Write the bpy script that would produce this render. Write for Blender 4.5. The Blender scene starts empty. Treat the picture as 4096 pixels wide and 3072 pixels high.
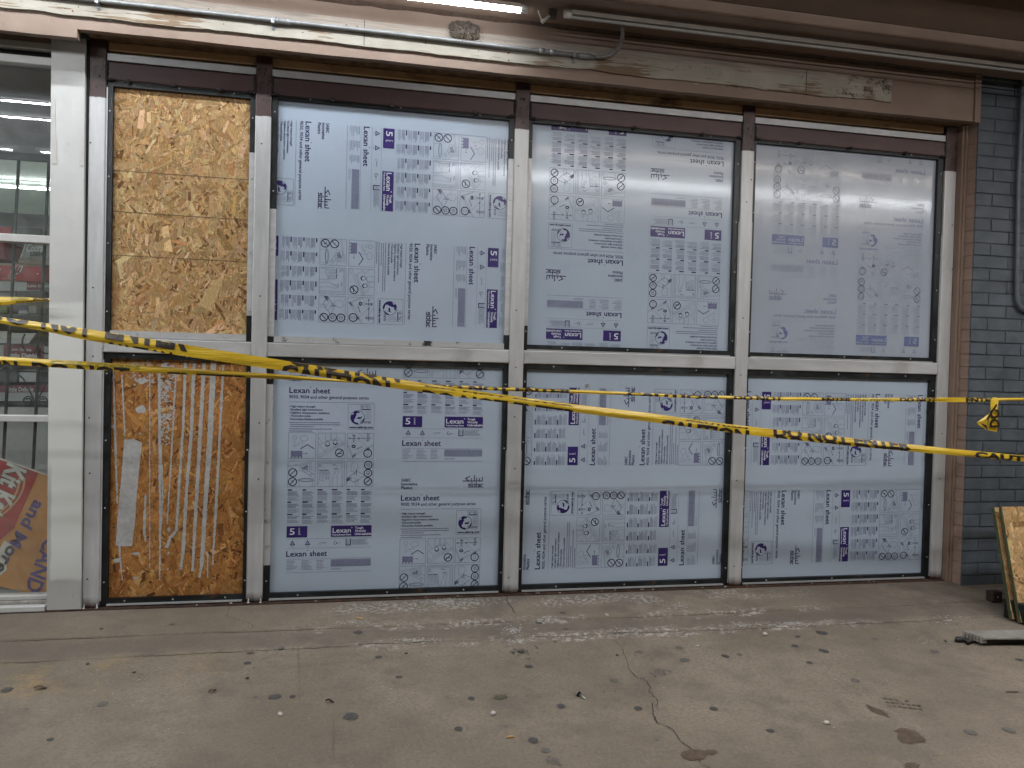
import bpy, bmesh, math, random
import numpy as np
from mathutils import Matrix, Vector
R = random.Random(7)
rng = np.random.default_rng(11)
scene = bpy.context.scene
COL = scene.collection

# ------------------------------------------------------------------ camera
F = 2900.0; YAW, PITCH, ROLL = .1904, -.0199, .0253
CAM = np.array([0, -3.194, 1.0178])
cy_, sy_ = math.cos(YAW), math.sin(YAW)
fw = np.array([sy_*math.cos(PITCH), cy_*math.cos(PITCH), math.sin(PITCH)])
r0 = np.array([cy_, -sy_, 0.]); u0_ = np.cross(r0, fw)
rt = math.cos(ROLL)*r0+math.sin(ROLL)*u0_; up = -math.sin(ROLL)*r0+math.cos(ROLL)*u0_
cd = bpy.data.cameras.new('camera'); co = bpy.data.objects.new('camera', cd); COL.objects.link(co)
co.matrix_world = Matrix(((rt[0], up[0], -fw[0], CAM[0]), (rt[1], up[1], -fw[1], CAM[1]), (rt[2], up[2], -fw[2], CAM[2]), (0, 0, 0, 1)))
cd.sensor_width = 36; cd.lens = F/4096*36; cd.clip_end = 500; cd.clip_start = .02
scene.camera = co
def _d(px, py): return rt*(px-2048)/F-up*(py-1536)/F+fw
def W(px, py, y=0.): d = _d(px, py); return CAM+d*((y-CAM[1])/d[1])      # point of a facade-parallel plane
def G(px, py, z=0.): d = _d(px, py); return CAM+d*((z-CAM[2])/d[2])      # point of the floor
def XP(px, py, x): d = _d(px, py); return CAM+d*((x-CAM[0])/d[0])

# ------------------------------------------------------------------ world, exposure (night, under a lit canopy)
w = bpy.data.worlds.new('World'); scene.world = w; w.use_nodes = True
nt = w.node_tree; bg = nt.nodes['Background']
sky = nt.nodes.new('ShaderNodeTexSky'); sky.sky_type = 'NISHITA'; sky.sun_disc = False
sky.sun_elevation = math.radians(4); sky.sun_rotation = math.radians(0)
nt.links.new(sky.outputs[0], bg.inputs[0]); bg.inputs[1].default_value = .022
vs = scene.view_settings; vs.view_transform = 'Standard'; vs.look = 'None'; vs.exposure = 0.42; vs.gamma = 1
try: scene.cycles.use_denoising = True
except Exception: pass
scene.cycles.max_bounces = 8; scene.cycles.diffuse_bounces = 4; scene.cycles.sample_clamp_indirect = 4
TUBE_L = 84.0        # radiance of the tubes at the ceiling edge
# ------------------------------------------------------------------ material helper
class M:
    def __init__(s, name, base=(.5, .5, .5), rough=.6, metal=0., spec=.5):
        s.m = bpy.data.materials.new(name); s.m.use_nodes = True
        s.n = s.m.node_tree.nodes; s.l = s.m.node_tree.links; s.b = s.n['Principled BSDF']
        s.set('Base Color', base); s.set('Roughness', rough); s.set('Metallic', metal); s.set('Specular IOR Level', spec)
        s._tc = None
    def set(s, k, v):
        if isinstance(v, bpy.types.NodeSocket): s.l.new(v, s.b.inputs[k])
        else:
            if k == 'Base Color' and len(v) == 3: v = (*v, 1)
            s.b.inputs[k].default_value = v
        return s
    def obj(s):
        if s._tc is None: s._tc = s.n.new('ShaderNodeTexCoord')
        return s._tc.outputs['Object']
    def node(s, t, **k):
        n = s.n.new(t)
        for a, v in k.items(): setattr(n, a, v)
        return n
    def inp(s, n, k, v):
        if v is None: return
        if isinstance(v, bpy.types.NodeSocket): s.l.new(v, n.inputs[k])
        else:
            try: n.inputs[k].default_value = v
            except TypeError: n.inputs[k].default_value = (*v, 1)
            except ValueError: n.inputs[k].default_value = (*v, 1)
    def map(s, scale=(1, 1, 1), rot=(0, 0, 0), loc=(0, 0, 0), vec=None):
        n = s.node('ShaderNodeMapping'); s.l.new(vec or s.obj(), n.inputs[0])
        n.inputs['Scale'].default_value = scale; n.inputs['Rotation'].default_value = rot; n.inputs['Location'].default_value = loc
        return n.outputs[0]
    def noise(s, scale, detail=4, rough=.6, vec=None, dist=0.):
        n = s.node('ShaderNodeTexNoise'); s.l.new(vec or s.obj(), n.inputs['Vector'])
        n.inputs['Scale'].default_value = scale; n.inputs['Detail'].default_value = detail
        n.inputs['Roughness'].default_value = rough; n.inputs['Distortion'].default_value = dist
        return n.outputs['Fac']
    def voro(s, scale, vec=None, feature='F1', out='Distance'):
        n = s.node('ShaderNodeTexVoronoi', feature=feature); s.l.new(vec or s.obj(), n.inputs['Vector'])
        n.inputs['Scale'].default_value = scale
        return n.outputs[out]
    def ramp(s, f, stops):
        n = s.node('ShaderNodeValToRGB'); s.l.new(f, n.inputs[0]); e = n.color_ramp.elements
        while len(e) < len(stops): e.new(.5)
        for i, (p, c) in enumerate(stops):
            e[i].position = p
            e[i].color = (c, c, c, 1) if isinstance(c, (int, float)) else (*c, 1)
        return n.outputs[0]
    def sm(s, f, a, b):
        n = s.node('ShaderNodeMapRange', interpolation_type='SMOOTHSTEP'); s.l.new(f, n.inputs[0])
        n.inputs[1].default_value = a; n.inputs[2].default_value = b; return n.outputs[0]
    def mix(s, f, a, b, mode='MIX'):
        n = s.node('ShaderNodeMix', data_type='RGBA', blend_type=mode)
        s.inp(n, 0, f); s.inp(n, 6, a); s.inp(n, 7, b); return n.outputs[2]
    def math(s, op, a, b=None, c=None):
        n = s.node('ShaderNodeMath', operation=op); s.inp(n, 0, a); s.inp(n, 1, b); s.inp(n, 2, c); return n.outputs[0]
    def xyz(s):
        n = s.node('ShaderNodeSeparateXYZ'); s.l.new(s.obj(), n.inputs[0]); return n.outputs
    def bump(s, h, st=.3, dist=.005):
        n = s.node('ShaderNodeBump'); s.l.new(h, n.inputs['Height']); n.inputs['Strength'].default_value = st
        n.inputs['Distance'].default_value = dist; s.l.new(n.outputs[0], s.b.inputs['Normal']); return s

def simple(name, base, rough=.6, metal=0., var=.25, scale=14, bump=.0, spec=.5):
    m = M(name, base, rough, metal, spec)
    n = m.noise(scale, 5, .65)
    lo = tuple(c*(1-var) for c in base); hi = tuple(min(1, c*(1+var)) for c in base)
    m.set('Base Color', m.ramp(n, [(.3, lo), (.7, hi)]))
    if bump: m.bump(m.noise(scale*6, 4), bump, .003)
    return m.m
def emis(name, col, st):
    m = M(name, col, .5); m.set('Emission Color', (*col, 1)); m.set('Emission Strength', st); return m.m

# ------------------------------------------------------------------ mesh helper
class MB:
    def __init__(s): s.v = []; s.f = []; s.mi = []; s.sm = []; s.col = None
    def add(s, V, Fs, mi=0, smooth=False):
        o = len(s.v); s.v += [tuple(map(float, p)) for p in V]
        for f in Fs: s.f.append(tuple(i+o for i in f)); s.mi.append(mi); s.sm.append(smooth)
        return s
    def box(s, x0, x1, y0, y1, z0, z1, mi=0):
        return s.hexa([(x0, y0, z0), (x1, y0, z0), (x1, y1, z0), (x0, y1, z0), (x0, y0, z1), (x1, y0, z1), (x1, y1, z1), (x0, y1, z1)], mi)
    def hexa(s, V, mi=0):
        return s.add(V, [(0, 3, 2, 1), (4, 5, 6, 7), (0, 1, 5, 4), (1, 2, 6, 5), (2, 3, 7, 6), (3, 0, 4, 7)], mi)
    def quad(s, V, mi=0): return s.add(V, [tuple(range(len(V)))], mi)
    def prism_y(s, poly, y0, y1, mi=0):          # poly in (x,z), clockwise or not
        n = len(poly); V = [(p[0], y0, p[1]) for p in poly]+[(p[0], y1, p[1]) for p in poly]
        Fs = [tuple(range(n)), tuple(range(2*n-1, n-1, -1))]+[(i, i+n, (i+1) % n+n, (i+1) % n) for i in range(n)]
        return s.add(V, Fs, mi)
    def prism_z(s, poly, z0, z1, mi=0):
        n = len(poly); V = [(p[0], p[1], z0) for p in poly]+[(p[0], p[1], z1) for p in poly]
        Fs = [tuple(range(n-1, -1, -1)), tuple(range(n, 2*n))]+[(i, (i+1) % n, (i+1) % n+n, i+n) for i in range(n)]
        return s.add(V, Fs, mi)
    def tube(s, path, r, mi=0, seg=10, cap=True):
        P = [Vector(p) for p in path]; n = len(P); rs = r if isinstance(r, (list, tuple)) else [r]*n
        t0 = (P[1]-P[0]).normalized(); ref = Vector((0, 0, 1)) if abs(t0.z) < .9 else Vector((1, 0, 0))
        nx = t0.cross(ref).normalized(); V = []
        for i in range(n):
            t = (P[min(i+1, n-1)]-P[max(i-1, 0)]).normalized()
            nx = (nx-t*nx.dot(t)).normalized(); ny = t.cross(nx)
            for k in range(seg):
                a = 2*math.pi*k/seg; V.append(P[i]+(nx*math.cos(a)+ny*math.sin(a))*rs[i])
        Fs = [(i*seg+k, i*seg+(k+1) % seg, (i+1)*seg+(k+1) % seg, (i+1)*seg+k) for i in range(n-1) for k in range(seg)]
        s.add(V, Fs, mi, True)
        if cap:
            o = len(s.v)-n*seg
            s.f += [tuple(o+k for k in range(seg-1, -1, -1)), tuple(o+(n-1)*seg+k for k in range(seg))]; s.mi += [mi, mi]; s.sm += [False, False]
        return s
    def blob(s, c, r, mi=0, jit=.25, seg=8, ring=5, rr=R):
        c = Vector(c); r = r if isinstance(r, (list, tuple)) else (r, r, r); V = [c+Vector((0, 0, -r[2]))]
        for i in range(1, ring):
            t = math.pi*i/ring-math.pi/2
            for k in range(seg):
                a = 2*math.pi*k/seg; j = 1+jit*(rr.random()*2-1)
                V.append(c+Vector((math.cos(t)*math.cos(a)*r[0]*j, math.cos(t)*math.sin(a)*r[1]*j, math.sin(t)*r[2]*j)))
        V.append(c+Vector((0, 0, r[2]))); L = len(V)-1
        Fs = [(0, 1+(k+1) % seg, 1+k) for k in range(seg)]+[(L, L-seg+k, L-seg+(k+1) % seg) for k in range(seg)]
        for i in range(ring-2):
            for k in range(seg): Fs.append((1+i*seg+k, 1+i*seg+(k+1) % seg, 1+(i+1)*seg+(k+1) % seg, 1+(i+1)*seg+k))
        return s.add(V, Fs, mi, True)
    def disc(s, px, py, y, r, mi=0, seg=10):     # small flat disc on a facade plane
        c = W(px, py, y); return s.add([(c[0]+r*math.cos(a), y, c[2]+r*math.sin(a)) for a in [2*math.pi*k/seg for k in range(seg)]], [tuple(range(seg))], mi)
    def build(s, name, mats, parent=None, origin=None, bevel=0., colors=None):
        V = np.array(s.v)
        if origin is None: origin = ((V[:, 0].min()+V[:, 0].max())/2, (V[:, 1].min()+V[:, 1].max())/2, V[:, 2].min())
        origin = Vector(origin)
        me = bpy.data.meshes.new(name); me.from_pydata((V-np.array(origin)).tolist(), [], s.f)
        for m in (mats if isinstance(mats, (list, tuple)) else [mats]): me.materials.append(m)
        me.polygons.foreach_set('material_index', s.mi); me.polygons.foreach_set('use_smooth', s.sm)
        if colors is not None:
            a = me.color_attributes.new('tint', 'FLOAT_COLOR', 'POINT'); a.data.foreach_set('color', np.asarray(colors, dtype=np.float32).ravel())
        me.update(); o = bpy.data.objects.new(name, me); COL.objects.link(o)
        if parent is not None:
            o.parent = parent; o.location = origin-wloc(parent)
        else: o.location = origin
        if bevel:
            b = o.modifiers.new('bevel', 'BEVEL'); b.width = bevel; b.segments = 2; b.limit_method = 'ANGLE'; b.harden_normals = False
        return o
def wloc(o):
    v = Vector(o.location)
    while o.parent: o = o.parent; v += Vector(o.location)
    return v
def tag(o, label=None, cat=None, group=None, kind=None):
    if label: o['label'] = label
    if cat: o['category'] = cat
    if group: o['group'] = group
    if kind: o['kind'] = kind
    return o
def thing(name, loc, label, cat, group=None):
    o = bpy.data.objects.new(name, None); COL.objects.link(o); o.location = loc; o.empty_display_size = .1
    return tag(o, label, cat, group)
def copy_tree(o, parent=None):
    c = o.copy(); COL.objects.link(c); c.parent = parent
    for ch in list(o.children): copy_tree(ch, c)
    return c

# ------------------------------------------------------------------ text as flat polygons
_tc = {}
def text(s, bold=0., res=2):
    """flat text mesh: verts (x,y) with cap height 1 and starting at x=0, faces"""
    k = (s, bold)
    if k in _tc: return _tc[k]
    def raw(t):
        cu = bpy.data.curves.new('t', 'FONT'); cu.body = t; cu.size = 1; cu.resolution_u = res; cu.offset = bold
        ob = bpy.data.objects.new('t', cu); COL.objects.link(ob)
        me = ob.to_mesh(); V = np.array([v.co[:2] for v in me.vertices]) if len(me.vertices) else np.zeros((0, 2))
        Fs = [tuple(p.vertices) for p in me.polygons]; ob.to_mesh_clear()
        bpy.data.objects.remove(ob); bpy.data.curves.remove(cu); return V, Fs
    if '_H' not in _tc: V, _ = raw('H'); _tc['_H'] = V[:, 1].max()
    V, Fs = raw(s); V = V/_tc['_H']; V[:, 0] -= V[:, 0].min()
    _tc[k] = (V, Fs); return _tc[k]

class P2:                                   # flat drawing: u to the right, v DOWN
    def __init__(s): s.v = []; s.f = []; s.m = []
    def poly(s, pts, m=0):
        o = len(s.v); s.v += [tuple(p) for p in pts]; s.f.append(tuple(range(o, o+len(pts)))); s.m.append(m)
    def rect(s, u0, v0, u1, v1, m=0): s.poly([(u0, v0), (u1, v0), (u1, v1), (u0, v1)], m)
    def line(s, pts, w=.4, m=0, closed=False):
        pts = list(pts)+([pts[0]] if closed else [])
        for (a, b), (c, d) in zip(pts[:-1], pts[1:]):
            L = math.hypot(c-a, d-b)
            if L < 1e-6: continue
            nx, ny = -(d-b)/L*w/2, (c-a)/L*w/2; ex, ey = (c-a)/L*w/2, (d-b)/L*w/2
            s.poly([(a-ex+nx, b-ey+ny), (c+ex+nx, d+ey+ny), (c+ex-nx, d+ey-ny), (a-ex-nx, b-ey-ny)], m)
    def frame(s, u0, v0, u1, v1, w=.4, m=0): s.line([(u0, v0), (u1, v0), (u1, v1), (u0, v1)], w, m, True)
    def ell(s, c, ru, rv, w=.4, m=0, n=20, a0=0, a1=360): s.line([(c[0]+ru*math.cos(math.radians(a0+(a1-a0)*i/n)), c[1]+rv*math.sin(math.radians(a0+(a1-a0)*i/n))) for i in range(n+1)], w, m)
    def disc(s, c, r, m=0, n=20): s.poly([(c[0]+r*math.cos(2*math.pi*i/n), c[1]+r*math.sin(2*math.pi*i/n)) for i in range(n)], m)
    def text(s, t, u, v, cap, width=None, m=0, bold=0., rot=0):
        V, Fs = text(t, bold); sx = (width/V[:, 0].max()) if width else cap
        c, sn = math.cos(rot), math.sin(rot); o = len(s.v)
        for x, y in V:
            x, y = x*sx, -y*cap; s.v.append((u+x*c-y*sn, v+x*sn+y*c))
        for f in Fs: s.f.append(tuple(i+o for i in f)); s.m.append(m)
    def greek(s, u0, u1, v, h, rr, m=2, gap=.35, wl=(1.2, 3.6)):   # a line of print too small to read
        u = u0
        while u < u1:
            e = min(u1, u+rr.uniform(*wl)); s.rect(u, v-h/2, e, v+h/2, m); u = e+gap

# ================================================================== PRINT ON THE MASKING FILM
# materials: 0 navy, 1 purple, 2 pale grey print, 3 white, 4 mid lilac
def print_block():
    p = P2(); rr = random.Random(3); LW = .42
    p.text('SABIC', 0, -34, 3.6, 11.5, 0, .012); p.text('Innovative', 0, -29.3, 3.6, 19.5, 0, .012); p.text('Plastics', 0, -24.6, 3.6, 13.5, 0, .012)
    # company mark: flowing script above its latin form
    A = lambda pts, w: p.line(pts, w, 0)
    A([(100.5, -39), (100.5, -34.3), (97, -34.3), (97, -37.4)], 1.0); A([(97, -34.3), (93.3, -34.3), (93.3, -37.4)], 1.0); A([(93.3, -34.3), (90.5, -34.3), (90.5, -41)], 1.0)
    A([(90.5, -34.3), (86.6, -34.3), (86.6, -37)], 1.0); A([(86.6, -34.3), (76, -34.3)], 1.0); A([(83.5, -34.3), (79.5, -37.6), (84.5, -40)], 1.0); p.disc((87.5, -32), .8, 0, 8)
    A([(86.8, -30.4), (83.6, -30.4), (83.6, -28.7), (86.6, -28.7), (86.6, -26.8), (83, -26.8)], .9); A([(88.2, -27), (88.2, -30), (91.4, -30.6), (91.4, -26.8), (88.2, -26.8)], .9)
    A([(93, -32.4), (93, -26.8), (96, -26.8), (96, -30.2), (93, -30)], .9); A([(97.4, -30.4), (97.4, -26.6)], .9); A([(101.4, -30.2), (98.9, -30.2), (98.9, -26.8), (101.4, -26.8)], .9)
    p.text('Lexan', 0, -10.6, 6.6, 23.2, 0, .012); p.disc((24.6, -17.6), .55, 0, 8); p.text('sheet', 27.2, -10.6, 6.6, 20.2, 0, .012)
    p.text('9030, 9034 and other general purpose series', 0, -4.2, 3.9, 93, 0, .004)
    p.line([(0, 0), (100, 0)], LW, 2)
    for i, t in enumerate(['High impact strength', 'Excellent light transmission', 'High/low temperature resistance', 'Thermoformable', 'Decorative finishes possible']):
        v = 6.4+i*3.75; p.line([(.2, v-1), (1.1, v-1)], .4, 0); p.text(t, 2, v, 2.35, None, 0, .013)
    for v, a, b in ((24.3, .4, 60), (26.8, 1.8, 60), (29.2, 1.8, 29), (32, .4, 50), (34.6, .4, 27)): p.greek(a, b, v, .85, rr, 4)
    # web box
    p.frame(69, 2, 100, 32, LW, 2); p.line([(83.2, 10), (83.2, 2.8), (93.4, 2.8), (96, 5), (96, 19.4), (89.5, 19.4)], .35, 2); p.line([(93.4, 2.8), (93.4, 5), (96, 5)], .3, 2)
    p.rect(84.4, 7.4, 95.6, 8.4, 0)
    for i in range(9): p.line([(90, 10+i), (94.6, 10+i)], .22, 2)
    for v in (4.2, 5.2, 6.2): p.greek(84.4, 87.6, v, .5, rr, 4)
    p.line([(89.5, 5), (91, 4.1), (92.2, 5.2)], .45, 0); p.line([(90.8, 6.3), (93.8, 6.1)], .45, 0)
    c = (80.2, 17.6); p.ell(c, 8.3, 8.3, .45, 0, 28)
    g = lambda pts: p.poly([(c[0]+a, c[1]+b) for a, b in pts], 1)
    g([(-7.8, -2.6), (-4.4, -4.2), (-5, -6.4), (-2, -7.9), (.2, -7.2), (-.6, -5), (-2, -4), (-1.2, -2.4), (-2.8, -.6), (-2.4, 1), (-4.2, 2.2), (-4, 5.2), (-1.4, 6.1), (.6, 6.6), (1.2, 8.2), (-2, 8.1), (-5.4, 6.3), (-7.6, 3.2), (-8.3, 0)])
    g([(1.2, -7.4), (2.4, -6.4), (1.6, -5.2), (0, -5.4), (-.2, -7.4)]); g([(-1.2, 1.2), (1, -.6), (3.6, -.2), (4.6, -1.8), (5.2, -.6), (4, 1.4), (1.4, 1.8)])
    g([(7.6, .4), (8.2, 1.4), (7.2, 4.8), (5.6, 6), (6.2, 3)]); p.line([(c[0]+4, c[1]+2.6), (c[0]+6, c[1]+4)], .4, 1)
    p.text('WWW', 83.2, 25.2, 3.5, 13, 0, 0.); p.text('www.sabic-ip.com', 70.6, 30.6, 2.6, 28, 0, .032)
    # pictograms, two rows of three
    U = (0, 34.4, 68.6); WD = (31.6, 31.6, 31.4)
    for row, v in enumerate((36.6, 70.2)):
        for k in range(3): p.frame(U[k], v, U[k]+WD[k], v+30.6, LW, 2)
    def ban(cu, cv, r=4.7, slash=True):
        p.ell((cu, cv), r, r, .95, 0, 22)
        if slash: p.line([(cu-r*.68, cv+r*.68), (cu+r*.68, cv-r*.68)], .85, 0)
    v = 36.6
    p.ell((7.2, v+5.6), 2.3, 2.3, .32, 2, 14)
    for i in range(8):
        a = i*math.pi/4; p.line([(7.2+3.1*math.cos(a), v+5.6+3.1*math.sin(a)), (7.2+3.8*math.cos(a), v+5.6+3.8*math.sin(a))], .25, 2)
    p.line([(18+4.2*math.cos(a*math.pi/9)*(1+.16*(a % 2)), v+6.4+3.2*math.sin(a*math.pi/9)*(1+.16*(a % 2))) for a in range(19)], .35, 2)
    for i in range(44):
        a, b = (rr.uniform(4.5, 10), rr.uniform(v+9.5, v+19)) if i < 22 else (rr.uniform(10, 18), rr.uniform(v+10, v+17)); p.line([(a, b), (a-.25 if i < 22 else a-.5, b+.9)], .25, 2)
    p.line([(14, v+19.2), (22, v+14), (29.6, v+18.8)], .75, 0)
    p.rect(3.2, v+21.4, 16.2, v+28.4, 4)
    for k in range(4): p.rect(3.2+k*3.85, v+28.4, 4.6+k*3.85, v+30, 4)
    p.line([(16.8, v+24.6), (21.4, v+24.6)], .3, 0); p.poly([(20.8, v+24.6), (21.4, v+23.7), (22, v+24.6), (21.4, v+25.5)], 0)
    u = 34.4
    p.line([(u+1.5, v+14), (u+22, v+5), (u+29, v+11), (u+7, v+21), (u+1.5, v+14)], .32, 2); p.line([(u, v+27), (u+31.5, v+11.5)], .32, 2); p.line([(u, v+30), (u+31.5, v+14)], .32, 2)
    p.line([(u, v+5), (u+5, v+12)], .3, 2); p.line([(u+7, v+21), (u+8, v+23), (u+31, v+12.5)], .3, 2)
    for a in (8.6, 15.5): p.line([(u+a, v), (u+a, v+9), (u+a+5.5, v+9), (u+a+5.6, v)], .32, 2)
    for a, b in ((11, 13), (20, 11)): p.ell((u+a, v+b), 2.3, 3, .4, 0, 14); p.line([(u+a-2.2, v+b+1.4), (u+a, v+b+3), (u+a+2.4, v+b+1.6)], 1., 0)
    ban(u+25.2, v+23.8); p.line([(u+22.5, v+24.6), (u+28, v+24.4)], .8, 0)
    u = 68.6
    p.line([(u, v+12), (u+6, v+26), (u+31.4, v+13.4)], .32, 2); p.line([(u, v+14), (u+6, v+28.6), (u+31.4, v+15)], .32, 2); p.line([(u+5, v), (u+23, v+16)], .28, 2); p.line([(u+13, v), (u+24, v+10)], .28, 2)
    p.poly([(u+6, v+27), (u+10.4, v+24.6), (u+10.4, v+27), (u+6.4, v+30)], 4); p.poly([(u+22.6, v+18.6), (u+26.6, v+16.6), (u+26.6, v+19), (u+22.6, v+21)], 4)
    p.poly([(u+5.6, v+3.4), (u+6.4, v+1.8), (u+8.8, v+1.8), (u+9.6, v+3.4)], 4); p.frame(u+7, v+3.4, u+8.2, v+9.8, .32, 0); p.line([(u+2.4, v+6.2), (u+10, v+6.2)], .4, 0); p.ell((u+2.6, v+6.2), .8, .9, .3, 0, 10)
    p.line([(u+12.2, v+6.2), (u+28.5, v+5.8)], .4, 0); p.ell((u+13.4, v+6.2), .8, .9, .3, 0, 10); p.frame(u+23.6, v, u+25.6, v+9.4, .35, 0)
    for k in range(4): p.line([(u+23.6, v+2.4+k*2.2), (u+25.6, v+.6+k*2.2)], .3, 0)
    p.ell((u+7.6, v+12), 2.3, 1.4, .3, 2, 14); p.ell((u+7.6, v+16), 1.9, 1.3, 1.0, 0, 14); p.text('> 20 mm', u+9.6, v+20.4, 1.7, 9.5, 0, .01, -.42)
    ban(u+24.6, v+24.2, 4.7, False); p.frame(u+23.2, v+22.4, u+26, v+26, .35, 2); p.line([(u+24.6, v+20.6), (u+24.6, v+22.4)], .5, 2); p.line([(u+24, v+26), (u+24.6, v+27.4), (u+25.2, v+26)], .35, 2)
    v = 70.2
    p.line([(0, v+5.6), (27, v+1.4), (27, v+10), (31.6, v+12)], .3, 2); p.line([(1, v+7), (25, v+3.2), (25, v+9)], .3, 2)
    p.line([(12, v+11), (15, v+5), (19, v+3.6), (21, v+6), (25, v+7), (26.4, v+11), (20, v+13.6), (12, v+11)], .32, 2)
    for k in range(4): p.line([(17+k*1.5, v+11.5-k*.6), (15.4+k*1.9, v+8.2-k*.8), (16.6+k*1.9, v+7.6-k*.7), (18.5+k*1.5, v+11)], .34, 0)
    p.line([(18.6, v+12.2), (25, v+17), (29.4, v+20)], .34, 2); p.line([(22.6, v+10.6), (27, v+14.6), (31.5, v+17)], .34, 2); p.line([(24.6, v+17.4), (27.4, v+14.2), (28.8, v+15.2), (26, v+18.6)], .34, 2)
    p.ell((21, v+22.6), 8.8, 1.9, .34, 0, 24); p.ell((21, v+22.8), 7.6, 1.2, .26, 2, 20); p.line([(12.2, v+22.8), (14, v+30.4)], .34, 2); p.line([(29.8, v+22.8), (28.4, v+30.4)], .34, 2)
    ban(5.8, v+13.8); ban(5.6, v+24.6); p.line([(4.4, v+23), (6.6, v+26)], .5, 0)
    u = 34.4
    p.line([(u, v+1.6), (u+29.6, v+1.6), (u+29.6, v+30.6)], .3, 2); p.line([(u+1, v+3), (u+28, v+3), (u+28, v+30.6)], .3, 2); p.text('Lexan sheet', u+1.2, v+11.6, 1.7, 11.6, 0, .02)
    for k in range(3): p.greek(u+1.2, u+4+k*.6, v+4.4+k*1.3, .5, rr, 4)
    p.line([(u+17, v+5.2), (u+20, v+4.2), (u+22, v+6)], .4, 0); p.line([(u+19, v+8.6), (u+23, v+9.2)], .4, 0)
    for k in range(4): p.line([(u+2.6+k*3.4, v+22), (u+2+k*3.3, v+13), (u+3.4+k*3.3, v+12.4), (u+4.4+k*3.2, v+20)], .34, 2); p.line([(u+2.2+k*3.3, v+14.4), (u+3.6+k*3.3, v+14.4)], .3, 2)
    p.line([(u+.6, v+28), (u+2, v+22), (u+6, v+24), (u+13, v+19.6), (u+15, v+24), (u+14, v+30.4)], .34, 2)
    p.line([(u+18, v+30.4), (u+17.6, v+20), (u+20.6, v+10), (u+23.4, v+8.4), (u+24.6, v+13), (u+23, v+19), (u+23.6, v+30.4)], .34, 2); p.line([(u+20, v+17), (u+22.2, v+10.6)], .3, 2)
    u = 68.6
    p.line([(u+5, v+3.2), (u+9, v+1.6), (u+13, v+3.6), (u+13, v+9), (u+10.4, v+11), (u+10.4, v+15), (u+8.4, v+15), (u+8.4, v+12), (u+5, v+12.4), (u+5, v+3.2)], .34, 2)
    p.line([(u, v+21), (u+12, v+12.6), (u+22, v+16.6), (u+10, v+26), (u, v+21)], .34, 0); p.line([(u+4, v+18), (u+14, v+22.6)], .28, 2); p.line([(u+8, v+15.4), (u+18, v+19.6)], .28, 2)
    p.poly([(u+.2, v+21), (u+3, v+19), (u+6.4, v+21), (u+.2, v+25.4)], 4); p.poly([(u+.2, v+22.6), (u+1.6, v+21.6), (u+3, v+22.4), (u+.2, v+24.4)], 1); p.frame(u+10, v+23, u+13.6, v+29, .3, 2); p.line([(u+11.4, v+11), (u+11.8, v+17)], .5, 0)
    for k, dv in enumerate((4.8, 14.6, 24.6)): ban(u+25.4, v+dv, 4.5, False)
    p.ell((u+25.4, v+4.8), 1.9, 1.9, .4, 0, 12); p.disc((u+25.4, v+4.8), .5, 0, 8); p.frame(u+23.6, v+13, u+27, v+15.4, .4, 0); p.line([(u+24, v+17), (u+27, v+16)], .5, 0); p.line([(u+23, v+26.6), (u+27.6, v+22.4)], 1.5, 4); p.line([(u+23, v+26.6), (u+27.6, v+22.4)], .4, 0)
    # language table
    for r in range(3):
        for k in range(6):
            uu = k*17.2; vv = 104+r*14.6
            p.rect(uu+.2, vv, uu+rr.choice((4.4, 5.2, 6.4)), vv+1.35, 0)
            n = 4 if r < 2 else 3
            for i in range(n): p.greek(uu+.2, uu+rr.uniform(9.5, 14), vv+3+i*1.3, .62, rr, 4, .3)
            for i in range(n+(1 if k % 2 else 0)): p.greek(uu+.2, uu+rr.uniform(9.5, 14), vv+4.4+(n+i)*1.3-.6, .5, rr, 2, .3)
    # 5 years, and the purple title bar
    p.rect(0, 148, 23.8, 161.4, 1); p.text('5', 3.4, 158, 7.6, 6, 3, .006); p.text('years', 15.4, 158.4, 2.6, 8.6, 3, 0, -math.pi/2); p.greek(1.2, 12, 160.2, .5, rr, 4)
    p.rect(51.6, 148, 99.6, 161.4, 1); p.text('Lexan', 53.4, 156.4, 5.8, 21.6, 3, .008); p.disc((76.2, 150.6), .6, 3, 8); p.text('Polycarbonate Sheet', 53.4, 159.8, 1.9, 22, 3, .02)
    for k, t in enumerate(('Tough', 'Virtually', 'Unbreakable')): p.text(t, 79.8, 152.2+k*3.7, 2.7, None, 3, .02)
    p.line([(0, 163.2), (100, 163.2)], .3, 2); p.line([(0, 174.4), (100, 174.4)], .3, 2)
    for k in (0, 1):
        cu = 7+k*17.4; p.line([(cu, 165.6), (cu+2.5, 170.2), (cu-2.5, 170.2)], .75, 0, True); p.greek(cu-1.6, cu+1.6, 172.4, .6, rr, 2); p.disc((cu, 168.9), .7, 4, 8)
    p.text('C', 38, 170.2, 2.6, None, 4, 0); p.greek(40.6, 46.5, 168.4, .9, rr, 4); p.ell((57, 168.6), 1.6, 2.2, .5, 0, 10, 90, 270); p.text('z', 57.6, 170, 2.6, None, 0, .02); p.greek(59.8, 63, 168.8, .5, rr, 4)
    p.line([(69.6, 164.4), (69.6, 171.6), (74.8, 171.6), (74.8, 164.4)], .95, 0)
    for i in range(5): p.greek(70.6, 73.8, 165.4+i*1.1, .4, rr, 2)
    for i in range(6): p.greek(76.4, rr.uniform(92, 98), 165+i*1.2, .5, rr, 2)
    p.text('Lexan', 0, 184.2, 6.6, 23.2, 0, .012); p.disc((24.6, 177.2), .55, 0, 8); p.text('sheet', 27.2, 184.2, 6.6, 20.2, 0, .012)
    p.line([(0, 187.4), (100, 187.4)], .3, 2)
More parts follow.
